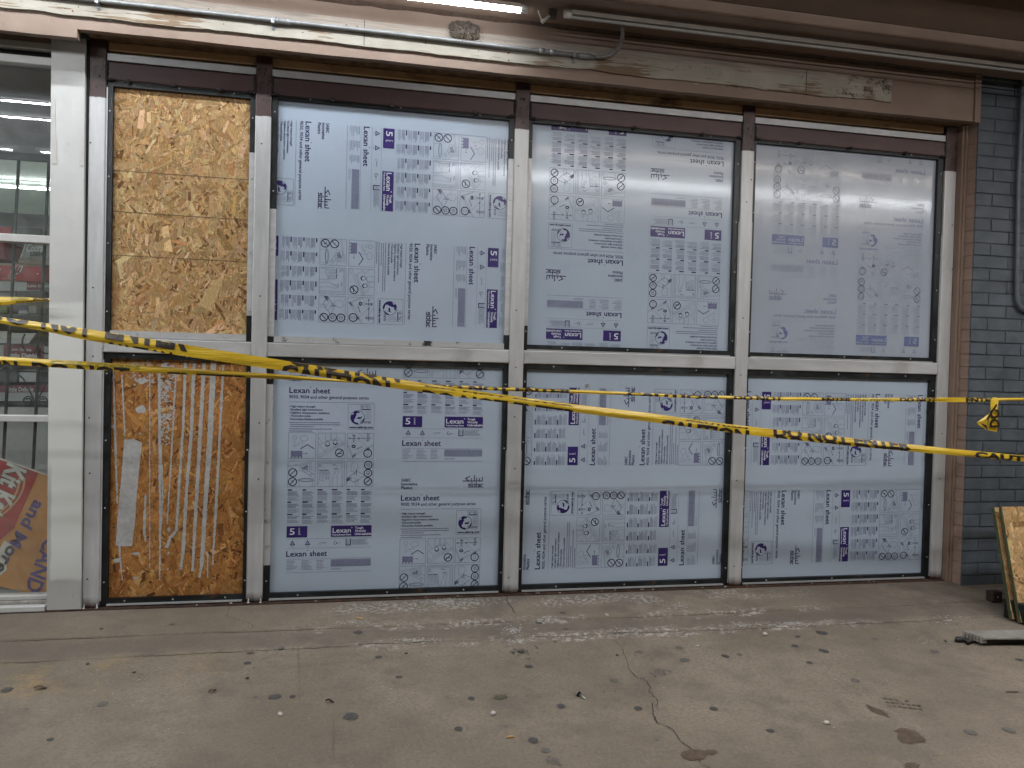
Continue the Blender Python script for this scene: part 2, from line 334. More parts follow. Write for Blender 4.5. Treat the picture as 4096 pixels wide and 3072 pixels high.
    for k in range(3):
        for i in range(7): p.greek(k*17.4+.4, k*17.4+rr.uniform(7, 14), 189.4+i*1.75, .62, rr, 4 if i < 1 else 2, .3)
    for i in range(9): p.greek(52, 99.6, 189+i*.98, .6, rr, 4, .25, (2, 7))
    for i in range(2): p.greek(52, rr.uniform(60, 72), 199.4+i*1.2, .45, rr, 2)
    p.line([(0, 203.4), (100, 203.4)], LW, 2)
    return np.array(p.v), p.f, p.m
PV, PF, PM = print_block()

def inkmat(name, c, r=.35): return simple(name, c, r, 0, .12, 60)
INK = [inkmat('ink_navy', (.020, .014, .085)), inkmat('ink_purple', (.028, .015, .125)), inkmat('ink_pale', (.19, .22, .31)), inkmat('ink_white', (.62, .66, .74)), inkmat('ink_lilac', (.15, .16, .27))]
INKF = [inkmat('ink_navy_seen_through', (.17, .19, .30)), inkmat('ink_purple_seen_through', (.13, .155, .30)), inkmat('ink_pale_seen_through', (.28, .325, .40)), inkmat('ink_white_seen_through', (.33, .38, .46)), inkmat('ink_lilac_seen_through', (.27, .31, .385))]
def film(name, c):
    m = M(name, c, .2, 0, .5)
    n = m.noise(2.2, 3, .5); sc = m.noise(30, 6, .7, m.map((1, 1, 6)))
    m.set('Base Color', m.mix(m.sm(n, .3, .75), tuple(a*.95 for a in c), tuple(a*1.04 for a in c)))
    m.set('Roughness', m.ramp(sc, [(.3, .19), (.75, .26)]))
    m.set('Coat Weight', .5); m.set('Coat Roughness', .1)
    m.bump(m.math('ADD', m.noise(1.8, 3, .5), m.math('MULTIPLY', m.noise(26, 3, .6), .03)), .22, .02); return m.m
FILM = film('blue_white_masking_film', (.395, .47, .575)); FILM3 = film('clear_sheet_over_film', (.36, .405, .485))
EDGE = simple('sheet_edge', (.3, .34, .38), .4)

def sheet(name, rect, blocks, label, inks=INK, fm=FILM, depth=.03):
    """one plastic sheet with its print; blocks: (anchor px of the rule's left end, orientation, steps along v)"""
    x0, x1, z0, z1 = rect; e = .012; y = depth
    b = MB(); b.box(x0-e, x1+e, y, y+.006, z0-e, z1+e, 0)
    b.mi = [1, 1, 0, 1, 1, 1]
    DIR = {'up': ((1, 0), (0, -1)), 'cw': ((0, -1), (-1, 0)), 'flip': ((-1, 0), (0, 1)), 'ccw': ((0, 1), (1, 0)), 'mir': ((-1, 0), (0, -1))}
    bm = bmesh.new()
    for px, o, steps in blocks:
        a = W(*px, y); Ud, Vd = map(np.array, DIR[o])
        for k in steps:
            P = np.array([a[0], a[2]])+np.outer(PV[:, 0]*.00359, Ud)+np.outer((PV[:, 1]+k*262)*.00362, Vd)
            inside = (P[:, 0] > x0-.01) & (P[:, 0] < x1+.01) & (P[:, 1] > z0-.01) & (P[:, 1] < z1+.01)
            idx = {}
            for f, m in zip(PF, PM):
                if not any(inside[i] for i in f): continue
                vs_ = []
                for i in f:
                    key = (i, m == 3)
                    if key not in idx: idx[key] = bm.verts.new((P[i, 0], y-(.0016 if m == 3 else .0008), P[i, 1]))
                    vs_.append(idx[key])
                try: fc = bm.faces.new(vs_); fc.material_index = m+2
                except ValueError: pass
    for pt, no in (((x0-.004, 0, 0), (-1, 0, 0)), ((x1+.004, 0, 0), (1, 0, 0)), ((0, 0, z0-.004), (0, 0, -1)), ((0, 0, z1+.004), (0, 0, 1))):
        bmesh.ops.bisect_plane(bm, geom=bm.verts[:]+bm.edges[:]+bm.faces[:], plane_co=pt, plane_no=no, clear_outer=True)
    bmesh.ops.recalc_face_normals(bm, faces=bm.faces[:])
    bm.verts.index_update()
    for m in range(2, 7):
        fs = [f for f in bm.faces if f.material_index == m]
        if fs: b.add([v.co for f in fs for v in f.verts], [], 0); o = len(b.v)-sum(len(f.verts) for f in fs)
        for f in fs:
            n = len(f.verts); b.f.append(tuple(range(o, o+n))); b.mi.append(m); b.sm.append(False); o += n
    bm.free()
    ob = b.build(name, [fm, EDGE]+inks); tag(ob, label, 'plastic sheet', 'printed plastic sheets glazed into the steel frame'); return ob

Z = 2.0109
def z_(x0, y0): return lambda a, b: (x0+a/Z, y0+b/Z)
q1, q2, q3, q4 = z_(0, 0), z_(1000, 0), z_(2000, 0), z_(2996, 0)
m1, m2, m3, m4 = z_(0, 750), z_(1000, 750), z_(2000, 750), z_(2996, 750)
l1, l2, l3, l4 = z_(0, 1500), z_(1000, 1500), z_(2000, 1500), z_(2996, 1500)
b1, b2, b3, b4 = z_(0, 2247), z_(1000, 2247), z_(2000, 2247), z_(2996, 2247)

YS = .012       # front of the glazing stops
def rect4(tl, tr, bl, br):
    a, b, c, d = (W(*p, YS) for p in (tl, tr, bl, br)); return ((a[0]+c[0])/2, (b[0]+d[0])/2, (c[2]+d[2])/2, (a[2]+b[2])/2)
OPEN = {
 'u1': rect4((450, 348), (999.5, 390), (442.6, 1322), (987, 1337)), 'u2': rect4((1109, 393), (2037, 482), (1099.5, 1344), (2017, 1374)),
 'u3': rect4((2132, 490), (2945, 564.5), (2108.4, 1380.6), (2915, 1401.5)), 'u4': rect4((3028, 572), (3754.5, 636.5), (2998.5, 1409), (3724.6, 1431)),
 'l1': rect4((442.6, 1435), (985, 1447), (430, 2392), (969.7, 2380)), 'l2': rect4((1094.5, 1452), (2012, 1468.6), (1077, 2375), (1994.6, 2342.5)),
 'l3': rect4((2105, 1475), (2912.5, 1501), (2089.5, 2336.5), (2890, 2319)), 'l4': rect4((2990, 1503), (3719.6, 1521), (2972, 2315), (3693.7, 2295))}
sheet('plastic_sheet', OPEN['u2'], [(q2(373, 970), 'cw', (0, -1)), (m2(1255, 447), 'cw', (0, -1))], 'upper sheet right of the strand board, print turned sideways, bright glare along its top')
sheet('plastic_sheet', OPEN['u3'], [(m3(990, 523), 'flip', (-1, 0, 1)), (q3(1800, 1237), 'flip', (-1, 0))], 'sheet with dark print turned upside down, above the crossing of the two tapes')
sheet('plastic_sheet', OPEN['u4'], [(m4(1398, 350), 'mir', (-1, 0, 1)), (m4(695, 1082), 'mir', (-1, 0))], 'greyer sheet whose faint print shows through mirrored, in the top corner by the brick wall', INKF, FILM3)
sheet('plastic_sheet', OPEN['l2'], [(l2(315, 215), 'up', (-1, 0)), (l2(1212, 1080), 'up', (-1, 0))], 'sheet with upright readable print, beside the paint streaked lower board')
sheet('plastic_sheet', OPEN['l3'], [(l3(385, 1560), 'ccw', (-1, 0, 1)), (l3(1222, 725), 'ccw', (-1, 0))], 'lower sheet with print reading upwards and a torn scrap stuck near its top')
sheet('plastic_sheet', OPEN['l4'], [(l4(966, 152), 'cw', (-1, 0)), (l4(207, 930), 'cw', (-1, 0))], 'lower sheet with dark print reading downwards, last one before the pink jamb')

# ================================================================== BOARDS OF WOOD STRANDS
def strand_mat(name):
    m = M(name, (.4, .25, .12), .75, 0, .25)
    at = m.node('ShaderNodeAttribute', attribute_name='tint')
    fine = m.noise(160, 5, .75, m.map((1, 1, .35))); sp = m.noise(420, 3, .7)
    c = m.mix(.55, at.outputs['Color'], m.ramp(fine, [(.28, (.15, .15, .15)), (.5, (.5, .5, .5)), (.75, (.9, .9, .9))]), 'OVERLAY')
    c = m.mix(m.sm(sp, .58, .68), c, (.045, .02, .008)); m.set('Base Color', c); m.bump(fine, .4, .002); return m.m
STRAND = strand_mat('strand_wood')
PENCIL = simple('pencil_line', (.12, .08, .045), .8); SILVERDRIP = simple('silver_paint_drip', (.42, .42, .42), .45, .1, .2, 60, .3)
def strands(b, cols, x0, x1, z0, z1, y, n, pal, size, base, rr, to3=None, fine=.62):
    """many overlapping thin wood flakes pressed into a board face"""
    to3 = to3 or (lambda x, z, d: (x, y-d, z))
    o = len(b.v); b.add([to3(x0, z0, 0), to3(x1, z0, 0), to3(x1, z1, 0), to3(x0, z1, 0)], [(0, 1, 2, 3)], 0); cols += [(*base, 1)]*4
    for i in range(n):
        L = rr.lognormvariate(math.log(size*(.5 if rr.random() < fine else 1)), .45); w = L*rr.uniform(.1, .42); a = rr.gauss(math.pi/2, .75) if rr.random() < .7 else rr.uniform(0, math.pi)
        cx, cz = rr.uniform(x0, x1), rr.uniform(z0, z1); ca, sa = math.cos(a), math.sin(a)
        k = rr.uniform(.6, 1.1); pts = [(-L/2, -w/2*rr.random()), (-L/2*rr.uniform(.6, 1), w/2), (L/2*rr.uniform(.6, 1), w/2*rr.random()), (L/2, -w/2)]
        c = rr.choices(pal, [p[3] for p in pal])[0]; c = tuple(min(1, v*k*rr.uniform(.92, 1.08)) for v in c[:3])
        d = .0001+i*2.4e-7
        b.add([to3(min(x1, max(x0, cx+u*ca-v*sa)), min(z1, max(z0, cz+u*sa+v*ca)), d) for u, v in pts], [(0, 1, 2, 3)], 0); cols += [(*c, 1)]*4
PALU = [(.56, .365, .170, 6), (.49, .305, .135, 6), (.66, .455, .245, 4), (.36, .19, .072, 1.6), (.20, .095, .034, 1.2), (.53, .29, .115, 2)]
PALL = [(.46, .215, .062, 6), (.37, .155, .04, 5), (.52, .28, .10, 2.5), (.23, .085, .022, 2), (.12, .045, .014, .7), (.58, .35, .16, .8)]
def board(name, key, n, pal, size, base, label, extra=None):
    x0, x1, z0, z1 = OPEN[key]; e = .012; y = .03; b = MB(); cols = []
    strands(b, cols, x0-e, x1+e, z0-e, z1+e, y, n, pal, size, base, random.Random(len(name)+n))
    k = len(b.v); b.box(x0-e, x1+e, y+.0005, y+.012, z0-e, z1+e, 0); cols += [(.4, .24, .1, 1)]*8
    if extra: extra(b)
    cols += [(.4, .4, .4, 1)]*(len(b.v)-len(cols))
    o = b.build(name, [STRAND, PENCIL, SILVERDRIP], colors=cols); return tag(o, label, 'board', 'strand boards set in the steel frame')
def ribbon(b, pts, wid, y, mi, rr, jag=.0012, step=.006):
    P = [np.array([p[0], p[2]]) for p in pts]; out = []
    for i in range(len(P)-1):
        L = np.linalg.norm(P[i+1]-P[i]); n = max(1, int(L/step))
        for k in range(n): t = k/n; out.append((P[i]*(1-t)+P[i+1]*t, wid[i]*(1-t)+wid[i+1]*t))
    out.append((P[-1], wid[-1])); V = []
    for i, (p, w) in enumerate(out):
        d = out[min(i+1, len(out)-1)][0]-out[max(i-1, 0)][0]; d = d/np.linalg.norm(d); nrm = np.array([-d[1], d[0]])
        a = p+nrm*(w/2+rr.uniform(-jag, jag)); c = p-nrm*(w/2+rr.uniform(-jag, jag)); V += [(a[0], y, a[1]), (c[0], y, c[1])]
    b.add(V, [(2*i, 2*i+1, 2*i+3, 2*i+2) for i in range(len(out)-1)], mi)
def splat(b, c, ru, rv, y, mi, rr, n=12):
    b.add([(c[0]+ru*math.cos(a)*rr.uniform(.6, 1.2), y, c[2]+rv*math.sin(a)*rr.uniform(.6, 1.2)) for a in [2*math.pi*k/n for k in range(n)]], [tuple(range(n))], mi)
def ex_upper(b):
    rr = random.Random(5)
    for p, q in (((905, 1370), (2000, 1447)),): ribbon(b, [W(*q1(*p), .03), W(*q1(*q), .03)], (.0026, .0024), .0276, 1, rr, .0004, .02)
    for p, q in (((905, 192), (1992, 262)), ((905, 543), (1990, 600))): ribbon(b, [W(*m1(*p), .03), W(*m1(*q), .03)], (.0026, .0024), .0276, 1, rr, .0004, .02)
def ex_lower(b):
    rr = random.Random(6); y = .0285; K = .00000001
    S = lambda pts, ws: ribbon(b, [W(*l1(*p), .03) for p in pts], [v*.00051 for v in ws], y-rr.random()*.0003, 2, rr, .0018, .005)
    S([(1282, -60), (1285, 560), (1290, 1100), (1285, 1650)], (22, 20, 18, 9)); S([(1418, -60), (1390, 450), (1370, 800), (1345, 1200)], (13, 12, 14, 8))
    S([(1492, -100), (1475, 400), (1440, 900), (1420, 1250), (1370, 1308), (1340, 1390)], (22, 20, 20, 20, 20, 30)); S([(1562, -100), (1540, 450), (1500, 950), (1475, 1400), (1455, 1565)], (26, 25, 24, 26, 18))
    S([(1642, -100), (1610, 500), (1575, 1100), (1548, 1580)], (30, 30, 26, 20)); S([(1718, -100), (1690, 500), (1655, 1000), (1625, 1500), (1605, 1630)], (44, 44, 34, 30, 14))
    S([(1797, -80), (1765, 550), (1735, 1100), (1710, 1530)], (18, 18, 22, 10)); S([(1670, 1430), (1672, 1630)], (12, 8)); S([(1205, -60), (1205, 800), (1205, 1550)], (9, 7, 7))
    S([(912, -60), (930, 600), (945, 1030)], (12, 16, 10)); S([(982, 0), (1005, 490)], (11, 12)); S([(960, 1370), (985, 1650)], (16, 7))
    S([(1295, 560), (1310, 1000), (1290, 1300)], (14, 12, 10)); S([(1172, 960), (1160, 1250), (1170, 1340)], (12, 22, 6))
    pts = [(1000, 515), (1030, 520), (1075, 512), (1143, 545), (1120, 760), (1100, 980), (1088, 1180), (1062, 1375), (1000, 1378), (930, 1368), (945, 1150), (962, 980), (985, 720)]
    b.add([tuple(W(*l1(*p), .03)*np.array([1, 0, 1])+np.array([0, y, 0])) for p in pts], [tuple(range(len(pts)))], 2)
    for cx, cy, ru, rv in [(1145, 45, 45, 26), (1140, 275, 42, 34), (1095, 1436, 34, 13), (908, 415, 26, 16), (1360, 1245, 14, 20), (1355, 1430, 8, 10), (1350, 1560, 8, 12), (1085, 1630, 20, 12), (1130, 470, 10, 10), (945, 1490, 30, 22)]:
        c = W(*l1(cx, cy), .03); splat(b, c, ru*.00051, rv*.00051, y-.0002, 2, rr)
    for i in range(150):                       # dabs of the dry-brushed wide strip, thinning downward
        t = rr.random()**1.3; cy = -90+t*660; cx = rr.uniform(1285, 1405-40*t)
        c = W(*l1(cx, cy), .03); splat(b, c, rr.uniform(4, 20)*.00051, rr.uniform(3, 12)*.00051, y-rr.random()*.0003, 2, rr, 8)
    for i in range(120):
        cx, cy = rr.choice(((rr.uniform(1060, 1210), rr.uniform(-115, -60)), (rr.uniform(1270, 1800), rr.uniform(-120, -70)), (rr.gauss(1150, 60), rr.gauss(30, 40)), (rr.uniform(890, 1850), rr.uniform(-60, 1600))))
        c = W(*l1(cx, cy), .03); s = rr.uniform(2, 11) if cy < 100 else rr.uniform(1.5, 4); splat(b, c, s*.0006, s*.00045, y-rr.random()*.0003, 2, rr, 7)
board('strand_board', 'u1', 7600, PALU, .036, (.46, .27, .11), 'pale strand board with three pencil lines across it, above the middle rail', ex_upper)
board('strand_board', 'l1', 4000, PALL, .038, (.34, .15, .045), 'orange strand board with runs of silver paint, below the middle rail', ex_lower)

# ================================================================== STEEL FRAME
XPOST = [(-1.137, -1.0742), (-.502, -.4388), (.6004, .666), (1.699, 1.762), (2.8072, 2.8721)]
ZTOP = 2.302; RM = (1.047, 1.106); RT = (2.143, 2.214)
def post_mat(i, zt):
    m = M('post_paint_%s' % 'abcde'[i], (.5, .5, .5), .4)
    x, y, z = m.xyz(); n = m.noise(18, 5, .6); nn = m.noise(5, 4, .6); st = m.noise(14, 5, .7, m.map((1, 1, .12)))
    silver = m.mix(m.sm(st, .35, .7), (.45, .455, .465), (.57, .575, .585)); silver = m.mix(m.sm(nn, .5, .8), silver, (.36, .355, .35))
    maroon = m.mix(m.sm(n, .45, .7), (.052, .028, .027), (.085, .045, .040)); maroon = m.mix(m.sm(m.noise(28, 6, .75), .62, .70), maroon, (.012, .010, .010))
    bn = m.math('MULTIPLY', m.sm(m.noise(34, 6, .75), .46, .60), m.sm(m.math('ABSOLUTE', m.math('SUBTRACT', z, 2.165)), .09, .03)); maroon = m.mix(bn, maroon, (.010, .009, .008))
    zz = m.math('ADD', z, m.math('MULTIPLY', m.math('SUBTRACT', n, .5), .022)); k = m.sm(zz, zt-.0015, zt+.0015)
    rust = m.math('MULTIPLY', m.sm(m.math('ADD', z, m.math('MULTIPLY', n, .05)), .072, .03), 1.0)
    c = m.mix(k, silver, maroon); c = m.mix(rust, c, (.05, .022, .012)); m.set('Base Color', c)
    m.set('Metallic', m.math('MULTIPLY', m.math('SUBTRACT', 1, k), .25)); m.set('Roughness', m.ramp(st, [(.3, .34), (.7, .5)])); m.bump(m.noise(60, 4), .12, .002); return m.m
SILVER = None
def silver_mat():
    m = M('silver_paint', (.45, .45, .455), .4, .25); st = m.noise(12, 5, .7, m.map((.15, 1, 1))); nn = m.noise(5, 4, .6)
    c = m.mix(m.sm(st, .35, .7), (.45, .455, .465), (.57, .575, .585)); m.set('Base Color', m.mix(m.sm(nn, .55, .8), c, (.36, .352, .345))); m.set('Roughness', m.ramp(st, [(.3, .34), (.7, .52)])); m.bump(m.noise(60, 4), .12, .002); return m.m
SILVER = silver_mat()
def maroon_mat():
    m = M('maroon_primer', (.08, .04, .04), .5); n = m.noise(9, 5, .65, m.map((.3, 1, 1))); c = m.mix(m.sm(n, .35, .7), (.055, .030, .030), (.088, .046, .044))
    c = m.mix(m.sm(m.noise(30, 6, .75), .66, .72), c, (.16, .11, .09)); m.set('Base Color', c); m.bump(m.noise(70, 4), .15, .002); return m.m
MAROON = maroon_mat()
def dark_mat():
    m = M('bare_black_steel', (.02, .022, .025), .38, .3); n = m.noise(7, 5, .65); c = m.mix(m.sm(n, .4, .7), (.008, .009, .010), (.022, .027, .031)); c = m.mix(m.sm(m.noise(11, 6, .7), .58, .72), c, (.075, .040, .018)); m.set('Base Color', c); m.set('Roughness', m.ramp(n, [(.3, .3), (.7, .55)])); return m.m
DARK = dark_mat()
ALU = simple('brushed_aluminium', (.46, .47, .48), .38, .35, .14, 9)
WORN = M('worn_silver_over_black', (.4, .4, .4), .45, .2); _n = WORN.noise(26, 6, .7, WORN.map((.4, 1, .4))); WORN.set('Base Color', WORN.mix(WORN.sm(_n, .56, .64), (.45, .45, .455), (.025, .027, .03))); WORN = WORN.m
BLACK = simple('black_hole', (.006, .006, .006), .8); WELD = simple('weld_bead', (.42, .42, .43), .32, .4, .3, 90); BURN = simple('burnt_weld', (.018, .015, .013), .6, .2, .4, 60, .5)
BRIGHT = simple('fresh_silver_paint', (.62, .63, .64), .35, .2, .1, 20)
frame = thing('steel_frame', (.87, .03, 0), 'welded steel tube frame of eight bays, silver paint stopping short of its maroon top', 'frame')
ztop_px = [388, 465, 517, 604, 685]; pcx = [(351, 418), (1023, 1083), (2059, 2115), (2971, 3020), (3780, 3825)]
holes = [[(728, 1148, q1), (748, 805, m1), (747, 1358, m1), (717, 345, l1), (722, 790, l1), (703, 140, b1)], [(2103, 1155, q1), (2093, 873, m1), (2085, 385, l1), (2078, 837, l1), (2112, 485, q1), (2150, 745, q1)],
         [(148, 1335, q3), (130, 988, m3), (128, 1447, m3), (118, 337, l3), (118, 753, l3), (70, 128, b3)], [(2022, 1445, q3), (1983, 117, m3), (1955, 1050, m3), (1937, 1508, m3), (1903, 848, l3), (1882, 36, b3)],
         [(1635, 303, m4), (1635, 658, m4), (1552, 472, l4), (1535, 832, l4)]]
for i, (a, c) in enumerate(XPOST):
    zt = W((pcx[i][0]+pcx[i][1])/2, ztop_px[i])[2]; b = MB(); b.box(a, c, 0, .0635, .006, ZTOP)
    po = b.build('post', post_mat(i, zt-.006), frame, bevel=.004)
    for (u, v, q) in holes[i]: h = MB(); h.disc(*q(u, v), -.0007, .0034, 0, 8); h.build('screw_hole', BLACK, po)
    for k in range(3 if i else 2):             # burnt spots near the cut tops
        cx = R.uniform(a+.012, c-.012); cz = R.uniform(RT[0]-.06, RT[1]+.03); h = MB(); h.blob((cx, .0005, cz), (R.uniform(.003, .007), .0015, R.uniform(.003, .009)), 0); h.build('burn_mark', BURN, po)
    if i < 4:
        n0, n1 = c, XPOST[i+1][0]
        b = MB(); b.box(n0+.0005, n1-.0005, .0015, .0635, RM[0], RM[1])
        ra = b.build('middle_rail', SILVER, frame, bevel=.004)
        for xx in (n0, n1):
            wd = MB(); zz = RM[0]+.002
            while zz < RM[1]-.002: wd.blob((xx, .0015, zz), (.0034, .003, .0040), 0); zz += R.uniform(.003, .006)
            wd.build('weld', WELD, ra)
        b = MB(); b.box(n0+.0005, n1-.0005, .002, .0635, RT[0], RT[1]); rt_ = b.build('top_rail', MAROON, frame, bevel=.004)
        for xx in (n0, n1):
            wd = MB(); zz = RT[0]+.002
            while zz < RT[1]: wd.blob((xx+(.002 if xx == n0 else -.002), .001, zz), (.006, .004, .007), 0, .5); zz += R.uniform(.005, .010)
            for k in range(5): wd.blob((xx+(.002+.006*k)*(1 if xx == n0 else -1), .0015, RT[0]+R.uniform(-.002, .004)), (.008, .003, .005), 0, .5)
            wd.build('weld', BURN, rt_)
        for k in range(3): wd = MB(); wd.blob((n0+(n1-n0)*(.2+.3*k)+R.uniform(-.04, .04), .001, RT[0]-.001), (.011, .006, .008), 0, .5); wd.build('weld', BURN, rt_)
        b = MB(); b.box(n0+.001, n1-.001, .004, .03, 2.219, 2.249); b.build('trim_strip', ALU, frame, bevel=.002)
        # glazing stops: four flat bars round every opening, some already painted
        for key, zlo, zhi in (('u%d' % (i+1), RM[1], RT[0]), ('l%d' % (i+1), .011, RM[0])):
            x0, x1, z0, z1 = OPEN[key]; y0, y1 = YS, YS+.016
            PNT = {'u1': dict(R=(609, 1262)), 'u2': dict(L=(835, 1345), R=(634, 1340)), 'u3': dict(L=(634, 1303)), 'l2': dict(L=(1537, 2260))}.get(key, {})
            for side, xa, xb in (('L', n0+.0005, x0), ('R', x1, n1-.0005)):
                cuts = [zlo+.0005, zhi-.0005]; pz = None
                if side in PNT:
                    px = 1090 if side == 'L' else 2027; px = 2120 if key == 'u3' else px; px = 993 if key == 'u1' else px
                    pz = (W(px, PNT[side][1], YS)[2], W(px, PNT[side][0], YS)[2]); cuts = [zlo+.0005, max(zlo+.001, pz[0]), pz[1], zhi-.0005]
                b = MB()
                for k in range(len(cuts)-1):
                    mid = (cuts[k]+cuts[k+1])/2; paint = pz and pz[0] < mid < pz[1]; off = -.0012 if paint else 0
                    b.box(xa, xb, y0+off, y1, cuts[k], cuts[k+1]-.0002, 1 if paint else 0)
                if side == 'L' and key in ('u1', 'l1'): b.box(xa, xa+.0035, y0-.006, y0-.0015, zlo+.02, zhi-.03, 2)
                elif pz is None: b.box(xa if side == 'L' else xb-.003, xa+.003 if side == 'L' else xb, y0-.006, y0-.0012, zlo+.01, zlo+(zhi-zlo)*.62, 3)
                for k in range(4):
                    cz = zlo+(zhi-zlo)*(.1+.27*k)+R.uniform(-.03, .03); b.blob(((xa+xb)/2, y0-.002, cz), (.0035, .0025, .0035), 3, .1)
                b.build('glazing_stop', [DARK, WORN if key == 'l2' else SILVER, BRIGHT, ALU], frame)
            for side, za, zb in (('B', zlo+.0005, z0), ('T', z1, zhi-.0005)):
                pm = (1 if key in ('u1', 'u2') and side == 'B' else 0); b = MB(); b.box(x0+.0002, x1-.0002, y0-.0008, y1-.0004, za, zb, pm)
                if side == 'B' and key[0] == 'u': b.box(x0, x1, y0-.009, y0-.0014, za, za+.005, 3)
                if side == 'B' and key[0] == 'l': b.box(x0, x1, y0-.012, y0-.0014, za, za+.006, 3)
                if side == 'T': b.box(x0, x1, y0-.004, y0-.0012, zb-.004, zb-.0004, 0)
                for k in range(3): b.blob((x0+(x1-x0)*(.14+.36*k)+R.uniform(-.03, .03), y0-.0028, (za+zb)/2+.003), (.0035, .0025, .0035), 3, .1)
                b.build('glazing_stop', [DARK, WORN if key == 'u2' else SILVER, BRIGHT, ALU], frame)
RUSTY = M('rusty_iron', (.06, .03, .02), .8, .1); _n = RUSTY.noise(22, 6, .7); RUSTY.set('Base Color', RUSTY.mix(RUSTY.sm(_n, .35, .7), (.020, .012, .010), (.085, .036, .018))); RUSTY = RUSTY.m
b = MB(); b.box(-1.27, 2.8735, -.018, .07, -.002, .0055)
for i in range(26): b.blob((R.uniform(-1.1, 2.8), R.uniform(-.014, .0), .0065), (R.uniform(.002, .008), .003, .002), 1 if i % 3 else 2)
for a, c in XPOST[:2]:
    for xx in (a+.008, c-.006): b.blob((xx, -.002, .012), (.003, .003, .012), 2, .2); b.blob((xx, -.005, .007), (.006, .006, .002), 2, .3)
b.build('base_plate', [RUSTY, simple('grit', (.3, .27, .23), .9), BRIGHT], frame)

# ================================================================== BUILDING FRONT: header, soffit, jamb
HY = -.13
def pink_mat(name, dirt=.5):
    m = M(name, (.36, .25, .19), .62); n = m.noise(3.5, 5, .6); f = m.noise(42, 5, .7, m.map((.18, 1, 1))); c = m.mix(m.sm(n, .35, .7), (.185, .128, .097), (.224, .160, .124)); c = m.mix(m.sm(f, .62, .75), c, (.21, .148, .115))
    c = m.mix(m.math('MULTIPLY', m.sm(m.noise(9, 6, .75), .64, .74), dirt), c, (.07, .04, .025)); m.set('Base Color', c); m.bump(f, .25, .003); return m.m
PINK = pink_mat('pink_painted_plywood'); SOF = pink_mat('brown_pink_soffit_paint', .6)
DARKWOOD = simple('grimy_dark_timber', (.14, .088, .048), .85, 0, .6, 22, .4)
RAW = M('raw_timber_edge', (.35, .2, .09), .8); _n = RAW.noise(26, 6, .7, RAW.map((.08, 1, 1))); _k = RAW.noise(7, 5, .7, RAW.map((.5, 1, 1))); RAW.set('Base Color', RAW.mix(RAW.sm(_k, .5, .72), RAW.mix(RAW.sm(_n, .35, .7), (.42, .26, .13), (.60, .42, .25)), (.085, .045, .022))); RAW = RAW.m
front = thing('shop_building', (.87, .1, 2.28), 'pink painted timber header and soffit framing the top of the shop front', 'building')
XR = 2.898
def wob(x, s, a): return a*(math.sin(x*7.1+s)+.6*math.sin(x*17.3+2*s)+.4*math.sin(x*41+s))
ZU = 2.276
xs = np.sort(np.concatenate([np.linspace(-6, 2.868, 138), [-1.1352, -1.1345]])); n = len(xs); lo = [ZU+wob(x, 1, .0012)-(.033 if x < -1.135 else 0) for x in xs]
b = MB(); V = []
for x, z in zip(xs, lo): V += [(x, HY, z), (x, HY, 2.56), (x, HY+.03, z), (x, HY+.03, 2.56)]
Fs = []
for i in range(n-1):
    o = 4*i; Fs += [(o, o+4, o+5, o+1), (o+2, o+3, o+7, o+6), (o, o+2, o+6, o+4), (o+1, o+5, o+7, o+3)]
b.add(V, Fs); b.build('header_panel', PINK, front)
b = MB(); b.box(-1.13, 2.89, HY+.031, .10, ZU+.022, ZU+.05, 0); b.build('header_underside', DARKWOOD, front)
b = MB(); b.box(-1.0742+.002, 2.80, .012, .045, 2.262, 2.297); b.build('timber_edge', RAW, front, bevel=.003)
b = MB(); b.box(-1.13, 2.89, .05, .11, 2.2505, 2.297); b.build('packing_board', DARKWOOD, front)
# weathered board with flaking white paint
WB = M('flaking_white_board', (.5, .47, .4), .8); _g = WB.math('ADD', WB.math('MULTIPLY', WB.noise(75, 7, .72, WB.map((.055, 1, 1)), .4), .6), WB.math('MULTIPLY', WB.noise(22, 6, .7, WB.map((.09, 1, 1)), .8), .4)); _l = WB.noise(2.2, 4, .6, WB.map((1, 1, .4))); x_, y_, zc_ = WB.xyz()
_f = WB.math('ADD', _g, WB.math('MULTIPLY', WB.math('SUBTRACT', _l, .5), .55)); _c = WB.mix(WB.sm(WB.noise(6, 4), .3, .7), (.255, .235, .195), (.32, .298, .256))
_c = WB.mix(WB.sm(_f, .53, .575), _c, (.15, .10, .062)); _top = WB.sm(WB.math('ADD', zc_, WB.math('MULTIPLY', WB.math('SUBTRACT', _g, .5), .05)), .066, .082); _c = WB.mix(_top, _c, WB.mix(WB.sm(_g, .4, .6), (.20, .17, .145), (.31, .27, .23)))
_pat = WB.math('MULTIPLY', WB.sm(WB.noise(20, 6, .75), .50, .60), WB.sm(x_, 1.72, 1.86)); _c = WB.mix(_pat, _c, (.06, .04, .026)); WB.set('Base Color', _c); WB.bump(_g, .5, .004); WB = WB.m
ZB0, ZB1 = 2.322, 2.428; XB1 = 2.375
n = 260; xs = np.linspace(-6, XB1, n); b = MB(); V = []; rr = random.Random(9); j = 0
for x in xs:
    j = .7*j+rr.uniform(-.0022, .0022); z0 = ZB0+j+wob(x, 3, .0014); z1 = ZB1+wob(x, 5, .001)
    V += [(x, HY-.012, z0), (x, HY-.012, z1), (x, HY-.0005, z0-.001), (x, HY-.0005, z1+.002)]
Fs = [];
for i in range(n-1): o = 4*i; Fs += [(o, o+4, o+5, o+1), (o, o+2, o+6, o+4), (o+1, o+5, o+7, o+3)]
Fs += [(4*n-4, 4*n-2, 4*n-1, 4*n-3)]
b.add(V, Fs)
for px, py in ((1457, 140), (2985+240, 345)): c = W(px, py, HY-.013); b.box(c[0]-.0012, c[0]+.0012, HY-.0135, HY-.0115, ZB0+.002, ZB1-.002, 1)
